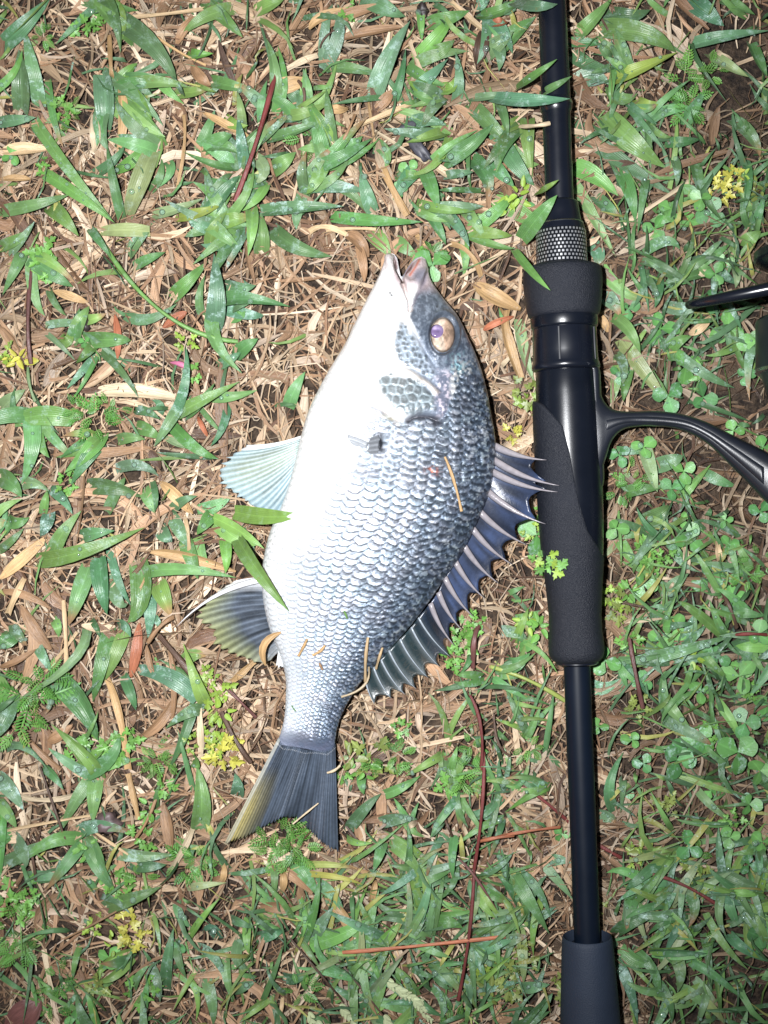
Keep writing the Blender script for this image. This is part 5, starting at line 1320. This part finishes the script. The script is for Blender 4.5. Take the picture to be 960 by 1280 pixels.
# ------------------------------------------------------------------ small weeds
def leaf_mesh(kind):
    """flat leaf in unit coordinates, stalk at origin, pointing +x: verts (x,y,z), faces, uv"""
    v, f = [], []
    if kind == 'clover':
        out = [(0, 0)]
        for a in np.linspace(-1, 1, 11):
            th = a * 1.25
            r = 0.5 * (1 + 0.06 * math.cos(3 * th))
            out.append((0.52 + r * math.cos(th * 1.35) * (1 - 0.10 * math.exp(-(a / 0.12) ** 2)), r * 1.0 * math.sin(th * 1.35)))
        v = [(x, y, 0.10 * abs(y)) for x, y in out]; n0 = len(v); v.append((0.55, 0, 0.0))
        m = len(out)
        f = [(n0, i, (i + 1) % m) for i in range(m)]
    elif kind == 'lobed':
        out = [(0, -0.03), (0.20, -0.07), (0.16, -0.30), (0.30, -0.34), (0.36, -0.56), (0.46, -0.36), (0.56, -0.34), (0.48, -0.14), (0.66, -0.20), (0.80, -0.30), (0.84, -0.14), (1.05, -0.05), (1.0, 0.03), (0.86, 0.14), (0.80, 0.28), (0.66, 0.20), (0.48, 0.13), (0.58, 0.34), (0.44, 0.38), (0.36, 0.54), (0.28, 0.36), (0.15, 0.30), (0.20, 0.07), (0, 0.03)]
        v = [(x, y, 0.30 * abs(y) - 0.16 * x * x) for x, y in out]; n0 = len(v); v.append((0.42, 0, -0.03)); m = len(out)
        f = [(n0, i, (i + 1) % m) for i in range(m)]
    elif kind == 'round':
        for i in range(12):
            a = 2 * math.pi * i / 12
            v.append((0.5 + 0.5 * math.cos(a), 0.27 * math.sin(a) * (1.0 - 0.3 * math.cos(a)), 0.14 * abs(math.sin(a)) - 0.10 * math.cos(a)))
        v.append((0.5, 0, 0)); f = [(12, i, (i + 1) % 12) for i in range(12)]
    elif kind == 'feather':
        # rachis with narrow side leaflets
        def quad(x0, y0, x1, y1, w_):
            dx, dy = x1 - x0, y1 - y0; L_ = math.hypot(dx, dy); nx, ny = -dy / L_ * w_, dx / L_ * w_
            i = len(v); xm, ym = x0 + dx * 0.6, y0 + dy * 0.6
            z0, z1_ = 0.06 * abs(y0), 0.25 * abs(y1)
            v.extend([(x0, y0, z0), (xm + nx, ym + ny, (z0 + z1_) / 2 + 0.04), (x1, y1, z1_), (xm - nx, ym - ny, (z0 + z1_) / 2 + 0.04)])
            f.append((i, i + 3, i + 2, i + 1))
        quad(0, 0, 1, 0, 0.035)
        for i in range(6):
            x = 0.22 + i * 0.13; l = 0.34 * (1 - 0.5 * abs(i - 2.2) / 3.5)
            for s_ in (-1, 1):
                quad(x, 0, x + l * 0.62, s_ * l, 0.05)
        quad(0.92, 0, 1.18, 0.02, 0.05)
    v = np.array(v, float)
    uv = np.stack([v[:, 0], 0.5 + v[:, 1]], -1)
    return v, f, uv
LEAF = {k: leaf_mesh(k) for k in ('clover', 'lobed', 'round', 'feather')}
_leafcache = {}
def leaf_data(kind, col, dew, var):
    key = (kind, col, round(dew, 2), var)
    if key not in _leafcache:
        v, f, uv = LEAF[kind]
        me = bpy.data.meshes.new({'clover': 'leaflet', 'lobed': 'leaf', 'round': 'leaf', 'feather': 'frond'}[kind])
        r_ = random.Random(len(_leafcache) * 7 + var)
        vv = v.copy(); vv[:, 1] *= r_.uniform(0.85, 1.15); vv[:, 2] *= r_.uniform(0.5, 2.0)
        vv[:, 1] += 0.12 * r_.uniform(-1, 1) * vv[:, 0] ** 2
        me.from_pydata(vv.tolist(), [], f)
        me.polygons.foreach_set('use_smooth', np.ones(len(me.polygons), bool))
        a = me.attributes.new('Col', 'FLOAT_COLOR', 'POINT')
        cc = np.tile(np.array(list(col) + [dew], np.float32), (len(vv), 1)); cc[:, :3] *= r_.uniform(0.8, 1.2)
        if kind == 'clover':
            cc[-1, :3] *= 1.25
        a.data.foreach_set('color', cc.ravel())
        ul = me.uv_layers.new(name='UVMap')
        li = np.empty(len(me.loops), np.int32); me.loops.foreach_get('vertex_index', li)
        ul.data.foreach_set('uv', uv[li].astype(np.float32).ravel())
        me.materials.append(M_weed); me.update()
        _leafcache[key] = me
    return _leafcache[key]
LN = {'clover': 'leaflet', 'lobed': 'leaf', 'round': 'leaf', 'feather': 'frond'}
def put_leaf(parent, kind, col, dew, off, size_px, ang, tiltx, tilty, var):
    o = bpy.data.objects.new(LN[kind], leaf_data(kind, col, dew, var)); link(o, parent)
    o.location = off; s_ = size_px * K; o.scale = (s_, s_, s_)
    o.rotation_euler = (tiltx, tilty, ang)
    return o
R2 = random.Random(5)
def clover(px, py, size=26, z=None, col=None):
    z = R2.uniform(0.003, 0.009) if z is None else z
    wl, wg = where(px, py)
    e = empty('clover', P(px, py, 0.0008), '%s three leaved green clover %s' % ('large' if size > 19 else 'small', wl), 'clover', 'clovers ' + wg)
    a0 = R2.uniform(0, 6.28); cc = col or R2.choice([(0.085, 0.22, 0.06), (0.065, 0.18, 0.06), (0.11, 0.26, 0.07)])
    dew = R2.choice([0.1, 0.3, 0.8])
    for k in range(3):
        put_leaf(e, 'clover', cc, dew, (0, 0, z), size * R2.uniform(0.85, 1.1), a0 + k * 2.094 + R2.uniform(-0.15, 0.15), R2.uniform(-0.55, 0.55), R2.uniform(-0.45, 0.35), R2.randint(0, 4))
    c = np.array(P(px, py, 0.0008))
    tubev = [c, c + np.array([0.001, 0.0005, z * 0.5]), c + np.array([0, 0, z - 0.0003])]
    o = tube('stalk', tubev, 0.0004, M_weed, e, m=5)
    a = o.data.attributes.new('Col', 'FLOAT_COLOR', 'POINT'); a.data.foreach_set('color', np.tile(np.array([0.1, 0.2, 0.06, 0], np.float32), len(o.data.vertices)))
    drop_sites.append((px + R2.uniform(-8, 8), py + R2.uniform(-8, 8), z + 0.0008))
def weed(px, py, r, kind, col, n, nm, desc, zb=0.003, cat='weed'):
    wl, wg = where(px, py)
    e = empty(nm, P(px, py, 0.0008), '%s %s' % (desc, wl), cat, nm.replace('_', ' ') + 's ' + wg)
    for k in range(n):
        a = 2 * math.pi * k / n * 1.0 + R2.uniform(-0.4, 0.4)
        rr = r * R2.uniform(0.0, 0.62) * K
        off = (math.cos(a) * rr, math.sin(a) * rr, zb + R2.uniform(0.0, 0.006))
        sz = r * (0.68 if kind in ('lobed', 'round') else 0.8) * R2.uniform(0.7, 1.15)
        put_leaf(e, kind, col, R2.choice([0.05, 0.15, 0.4]), off, sz, a + R2.uniform(-0.6, 0.6), R2.uniform(-0.6, 0.6), R2.uniform(-0.6, 0.3), R2.randint(0, 4))
GB = (0.11, 0.25, 0.05); GY = (0.20, 0.30, 0.045); YY = (0.36, 0.34, 0.06); GF = (0.085, 0.22, 0.045); GO = (0.16, 0.20, 0.05)
# feathery rosettes
for (x, y, r) in ((40, 870, 46), (30, 900, 34), (55, 850, 30), (392, 180, 24), (123, 523, 28), (104, 515, 18), (140, 512, 20), (352, 1040, 30), (370, 1052, 26), (340, 1055, 24), (382, 1035, 20), (362, 1068, 24), (852, 102, 28), (880, 98, 22), (855, 140, 26), (246, 1075, 26), (228, 1070, 22), (25, 1160, 30), (35, 1178, 26), (195, 945, 24), (205, 950, 18), (585, 957, 22), (575, 970, 24), (590, 935, 20), (540, 322, 18), (940, 700, 22), (930, 715, 20), (785, 600, 22), (775, 615, 18), (250, 1070, 18), (865, 1175, 22), (860, 1060, 22), (660, 930, 18), (180, 1095, 22), (80, 1220, 22), (70, 1245, 22), (380, 1230, 22), (560, 1275, 26), (90, 150, 20), (60, 55, 16), (480, 950, 24), (500, 940, 20)):
    weed(x, y, r, 'feather', GF if (x + y) % 3 else GB, 10 if r > 25 else 8, 'feathery_weed', 'low feathery green weed')
# lobed leaf rosettes
for (x, y, r, c) in ((113, 40, 18, GB), (125, 28, 14, GB), (82, 140, 16, GB), (60, 215, 14, GB), (245, 470, 14, GB), (60, 325, 22, GB), (72, 345, 18, GB), (88, 605, 16, GB), (100, 935, 24, GB), (115, 930, 18, GB), (153, 928, 20, GB), (165, 920, 16, GB), (270, 857, 22, GY), (276, 880, 22, GY), (262, 845, 16, GY), (268, 905, 16, GY), (282, 940, 24, YY), (272, 925, 18, GY), (290, 925, 16, YY), (240, 925, 12, GY), (20, 1125, 24, GB), (40, 1115, 20, GB), (145, 1095, 22, GB), (160, 1110, 18, GB), (115, 1055, 16, GB), (165, 1155, 22, YY), (175, 1165, 16, YY), (150, 1170, 14, GY), (120, 1150, 14, GY), (210, 980, 16, GB), (190, 1010, 16, GB), (182, 1040, 18, GB), (180, 1230, 20, GB), (130, 1225, 16, GO), (690, 706, 20, GB), (676, 703, 16, GB), (700, 710, 12, GY), (662, 665, 14, GY), (655, 492, 18, GO), (660, 505, 16, GY), (640, 545, 14, YY), (646, 250, 20, GY), (634, 262, 14, GY), (907, 230, 18, YY), (895, 245, 18, YY), (920, 228, 14, GY), (940, 240, 16, GO), (760, 745, 18, GY), (770, 760, 20, GO), (780, 740, 16, GB), (800, 690, 18, GB), (808, 705, 14, GB), (825, 695, 14, GB), (670, 782, 18, GB), (655, 775, 14, GY), (665, 640, 12, GB), (465, 947, 24, GO), (455, 955, 18, GB), (440, 940, 16, GO), (560, 975, 18, GB), (620, 1210, 22, GO), (635, 1225, 18, GO), (610, 1230, 16, GO), (600, 1215, 14, GY), (708, 1235, 16, GO), (700, 1218, 14, GO), (650, 1180, 16, GO), (660, 1195, 14, GO), (800, 1060, 18, GO), (790, 1065, 14, GY), (880, 1095, 20, GO), (858, 1085, 16, GO), (842, 1150, 14, GO), (860, 820, 16, GY), (790, 880, 16, GO), (880, 915, 16, GB), (590, 775, 16, GB), (577, 800, 18, GB), (565, 820, 16, GB), (585, 790, 14, GB), (410, 1000, 14, GB), (500, 905, 14, GB), (430, 960, 14, GB), (525, 330, 14, GB), (830, 1000, 16, GO), (910, 1020, 14, GB), (745, 1130, 14, GO), (30, 450, 20, YY), (10, 445, 16, GY), (235, 430, 14, GY), (435, 25, 14, GB), (870, 470, 14, GB), (930, 860, 16, GB), (785, 800, 16, GB)):
    nm, d = ('yellow_weed', 'small yellowing lobed weed') if c == YY else (('pale_weed', 'small yellow green lobed weed') if c in (GY, GO) else ('lobed_weed', 'small bright green lobed weed'))
    weed(x, y, r * 1.1, 'lobed' if (x * 7 + y) % 4 else 'round', c, 9 if r > 15 else 7, nm, d)
# weed sprig lying on the foam grip
e = empty('weed_sprig', P(672, 704, 0.004), 'bright green leafy weed sprig reaching onto the rear foam grip', 'weed')
for k, (x, y) in enumerate(((668, 700), (676, 697), (682, 705), (688, 702), (694, 708), (680, 712), (690, 714), (698, 710), (672, 710), (685, 695))):
    dz = surf_over_rod(x, y, 0.020) - 0.004 + 0.001
    w0 = np.array(P(x, y, dz + 0.004)) - np.array(e['_o'])
    put_leaf(e, 'lobed', GB if k % 3 else GY, 0.2, tuple(w0), 15, R2.uniform(-0.8, 0.8), R2.uniform(-0.3, 0.3), R2.uniform(-0.3, 0.3), k % 5)
# clovers
for (x, y, s_) in ((822, 413, 28), (907, 413, 30), (853, 459, 28), (829, 498, 26), (875, 498, 26), (925, 473, 24), (890, 380, 22), (940, 430, 28), (800, 560, 22), (848, 590, 24), (770, 570, 20), (822, 800, 26), (838, 805, 22), (752, 823, 26), (668, 668, 30), (880, 720, 30), (905, 725, 30), (915, 745, 26), (918, 842, 36), (870, 920, 30), (915, 935, 34), (925, 900, 26), (855, 935, 28), (840, 945, 30), (800, 730, 22), (940, 790, 24), (850, 650, 20), (900, 650, 20), (855, 1052, 28), (905, 1040, 24), (930, 1075, 24), (870, 255, 24), (885, 270, 26), (860, 278, 22), (835, 265, 24), (815, 290, 22), (540, 335, 30), (655, 260, 22), (700, 1040, 18), (800, 950, 22), (945, 960, 26), (780, 985, 22), (950, 560, 24), (905, 680, 22), (783, 388, 22), (765, 660, 20), (930, 1000, 26), (885, 985, 24), (800, 850, 22), (110, 430, 16), (20, 200, 18), (500, 240, 20), (512, 215, 24), (225, 1180, 20), (140, 1190, 22), (100, 1265, 28), (745, 905, 22), (785, 920, 20), (900, 330, 22), (840, 350, 22), (945, 640, 22), (870, 860, 22), (955, 880, 24), (770, 470, 20), (910, 540, 22)):
    clover(x, y, s_ * R2.uniform(0.55, 0.85))
# more clovers and tufts outside what was traced, thinning out beyond the frame
def scatter(n, fn, x0, x1, y0, y1, tries=4000):
    k = 0
    for _ in range(tries):
        if k >= n: break
        x, y = R2.uniform(x0, x1), R2.uniform(y0, y1)
        if blocked(x, y) or bare(np.array([x]), np.array([y]))[0] > 0.4: continue
        fn(x, y); k += 1
scatter(10, lambda x, y: clover(x, y, R2.uniform(13, 21)), 765, 955, 330, 1270)
def rnd_tuft(x, y, n, lmin, lmax, wmin, wmax, codes, lab, grp, nm='grass_tuft'):
    wl, wg = where(x, y)

    a0 = R2.uniform(0, 6.28)
    tw = math.cos(a0) * (1 if x < rod_x(y) else -1)
    lean = 'leaning toward the rod' if tw > 0.5 else ('leaning away from the rod' if tw < -0.5 else ('leaning toward the butt' if math.sin(a0) > 0 else 'leaning toward the rod tip'))
    n = max(3, n + R2.choice([-1, 0, 1]))
    num = {3: 'three bladed', 4: 'four bladed', 5: 'five bladed'}.get(n, 'many bladed')
    if len((num + lab + lean + wl).split()) > 13: lean = lean.replace('leaning toward the rod tip', 'leaning tipward').replace('leaning toward the butt', 'leaning buttward').replace('leaning toward the rod', 'leaning rodward').replace('leaning away from the rod', 'leaning outward')
    e = empty(nm, P(x, y, 0.0008), '%s %s %s %s' % (num, lab.replace('broad bladed', 'broad').replace(' green', ''), lean, wl), 'grass', grp + ' ' + wg)
    for k in range(n):
        a = a0 + R2.gauss(0, 0.8); L_ = R2.uniform(lmin, lmax)
        p0 = (x + R2.uniform(-6, 6), y + R2.uniform(-6, 6)); p2 = (x + math.cos(a) * L_, y + math.sin(a) * L_)
        p1 = ((p0[0] + p2[0]) / 2 + R2.gauss(0, 0.08) * L_, (p0[1] + p2[1]) / 2 + R2.gauss(0, 0.08) * L_)
        if blocked(*p1) or blocked(*p2): continue
        add_blade(e, (p0, p1, p2, R2.uniform(wmin, wmax), R2.choice(codes), None), None, R2)
    if not e.children: bpy.data.objects.remove(e)
scatter(34, lambda x, y: rnd_tuft(x, y, 5, 40, 95, 7, 13, 'gdbwgp', 'slender green grass tuft', 'slender grass tufts', 'slender_grass_tuft'), 430, 950, 1060, 1275)
scatter(22, lambda x, y: rnd_tuft(x, y, 4, 30, 75, 7, 13, 'gdwgd', 'slender green grass tuft', 'slender grass tufts', 'slender_grass_tuft'), 765, 955, 20, 1060)
scatter(14, lambda x, y: rnd_tuft(x, y, 4, 30, 70, 6, 11, 'gdbgw', 'slender green grass tuft', 'slender grass tufts', 'slender_grass_tuft'), 470, 690, 800, 1060)
scatter(26, lambda x, y: rnd_tuft(x, y, 4, 45, 95, 12, 20, 'gdwgb', 'broad bladed green grass tuft', 'broad grass tufts'), 0, 470, 0, 1260)
scatter(18, lambda x, y: rnd_tuft(x, y, 4, 40, 85, 10, 18, 'gdwgb', 'broad bladed green grass tuft', 'broad grass tufts'), 250, 655, 0, 310)
for (x0, x1, y0, y1) in ((-240, 0, -240, 1520), (960, 1200, -240, 1520), (0, 960, -240, 0), (0, 960, 1280, 1520)):
    scatter(16, lambda x, y: rnd_tuft(x, y, 5, 45, 95, 9, 18, 'gdwgb', 'broad bladed green grass tuft', 'broad grass tufts'), x0, x1, y0, y1)

# seed heads past the tail
for (x, y, a) in ((494, 1228, 0.5), (515, 1240, 0.9), (482, 1218, 0.7), (387, 1258, 1.2), (396, 1270, 1.0), (425, 1250, 0.9), (480, 1262, 1.1)):
    e = empty('seed_head', P(x, y, 0.004), 'pale green grass seed head past the forked end of the tail fin', 'seed head', 'grass seed heads past the tail')
    for k in range(12):
        t = k / 11.0; s_ = (-1) ** k
        off = (math.cos(-a) * t * 36 * K, math.sin(-a) * t * 36 * K, 0.005 + 0.001 * math.sin(k))
        o = put_leaf(e, 'round', (0.34, 0.38, 0.22), 0.1, off, 11 * (1 - 0.4 * t), -a + s_ * 0.45, R2.uniform(-0.4, 0.4), -0.1, k % 5); o.name = 'seed'
# dark crumbs: charred leaf by the rod, brown bud on the straw
def clod(x, y, rx, ry, ang, col, name, label, seed):
    bm = bmesh.new(); bmesh.ops.create_icosphere(bm, subdivisions=3, radius=1.0)
    r_ = np.random.default_rng(seed); o0 = r_.random(3) * 20
    vs_ = np.array([v.co[:] for v in bm.verts])
    n_ = vnoise(vs_[:, 0] * 2.2 + o0[0], vs_[:, 1] * 2.2 + o0[1]) + 0.6 * vnoise(vs_[:, 1] * 5 + o0[1], vs_[:, 2] * 5 + vs_[:, 0] * 3 + o0[2])
    vs_ = vs_ * (0.55 + 0.55 * n_)[:, None]
    ca, sa = math.cos(ang), math.sin(ang)
    c = np.array(P(x, y, 0.005))
    w_ = np.stack([(vs_[:, 0] * rx * ca - vs_[:, 1] * ry * sa) * K, (vs_[:, 0] * rx * sa + vs_[:, 1] * ry * ca) * K, vs_[:, 2] * min(rx, ry) * K * 0.8], -1) + c
    fs_ = [tuple(v.index for v in f.verts) for f in bm.faces]; bm.free()
    cc = np.array(col)[None] * (0.4 + 1.2 * n_)[:, None]
    o = mesh_obj(name, w_, fs_, M_clod, None, cc, origin=P(x, y, 0.001)); tag(o, label, 'debris')
clod(510, 160, 11, 8, 0.4, (0.05, 0.05, 0.06), 'charred_crumb', 'black crumbly charred bit among grass ahead of the mouth', 1)
clod(524, 185, 20, 8, -1.0, (0.035, 0.035, 0.045), 'charred_crumb', 'long black charred crumb beside the smaller one ahead of the mouth', 2)
clod(133, 1029, 17, 14, 0.3, (0.06, 0.04, 0.04), 'dry_bud', 'dark brown dried bud on straw beside the tail fin', 3)
clod(528, 12, 8, 9, 0.3, (0.02, 0.015, 0.015), 'charred_crumb', 'small round dark bud on broad grass ahead of the mouth', 4)
clod(106, 405, 7, 8, 0.3, (0.02, 0.015, 0.015), 'charred_crumb', 'small dark crumb on the straw beside the belly', 5)

# ------------------------------------------------------------------ dew drops
bm = bmesh.new(); bmesh.ops.create_icosphere(bm, subdivisions=2, radius=1.0)
sv = np.array([v.co[:] for v in bm.verts]); sf = np.array([[v.index for v in f.verts] for f in bm.faces]); bm.free()
dv, dfc = [], []
R3 = random.Random(77); kk = 0
for (x, y, z) in drop_sites:
    if blocked(x, y) : continue
    r = R3.choice([1.1, 1.4, 1.8, 1.1, 2.4, 3.6]) * K * R3.uniform(0.8, 1.2)
    c = np.array(P(x, y, z + r * 0.5))
    dv.append(sv * np.array([r, r, r * 0.75]) + c); dfc.append(sf + kk * len(sv)); kk += 1
o = mesh_obj('dew_drops', np.concatenate(dv), np.concatenate(dfc), M_water)
tag(o, 'clear round dew drops sitting on the wet grass blades', 'dew drops', None, 'stuff')

# tidy helper properties
for o in bpy.data.objects:
    if '_o' in o: del o['_o']
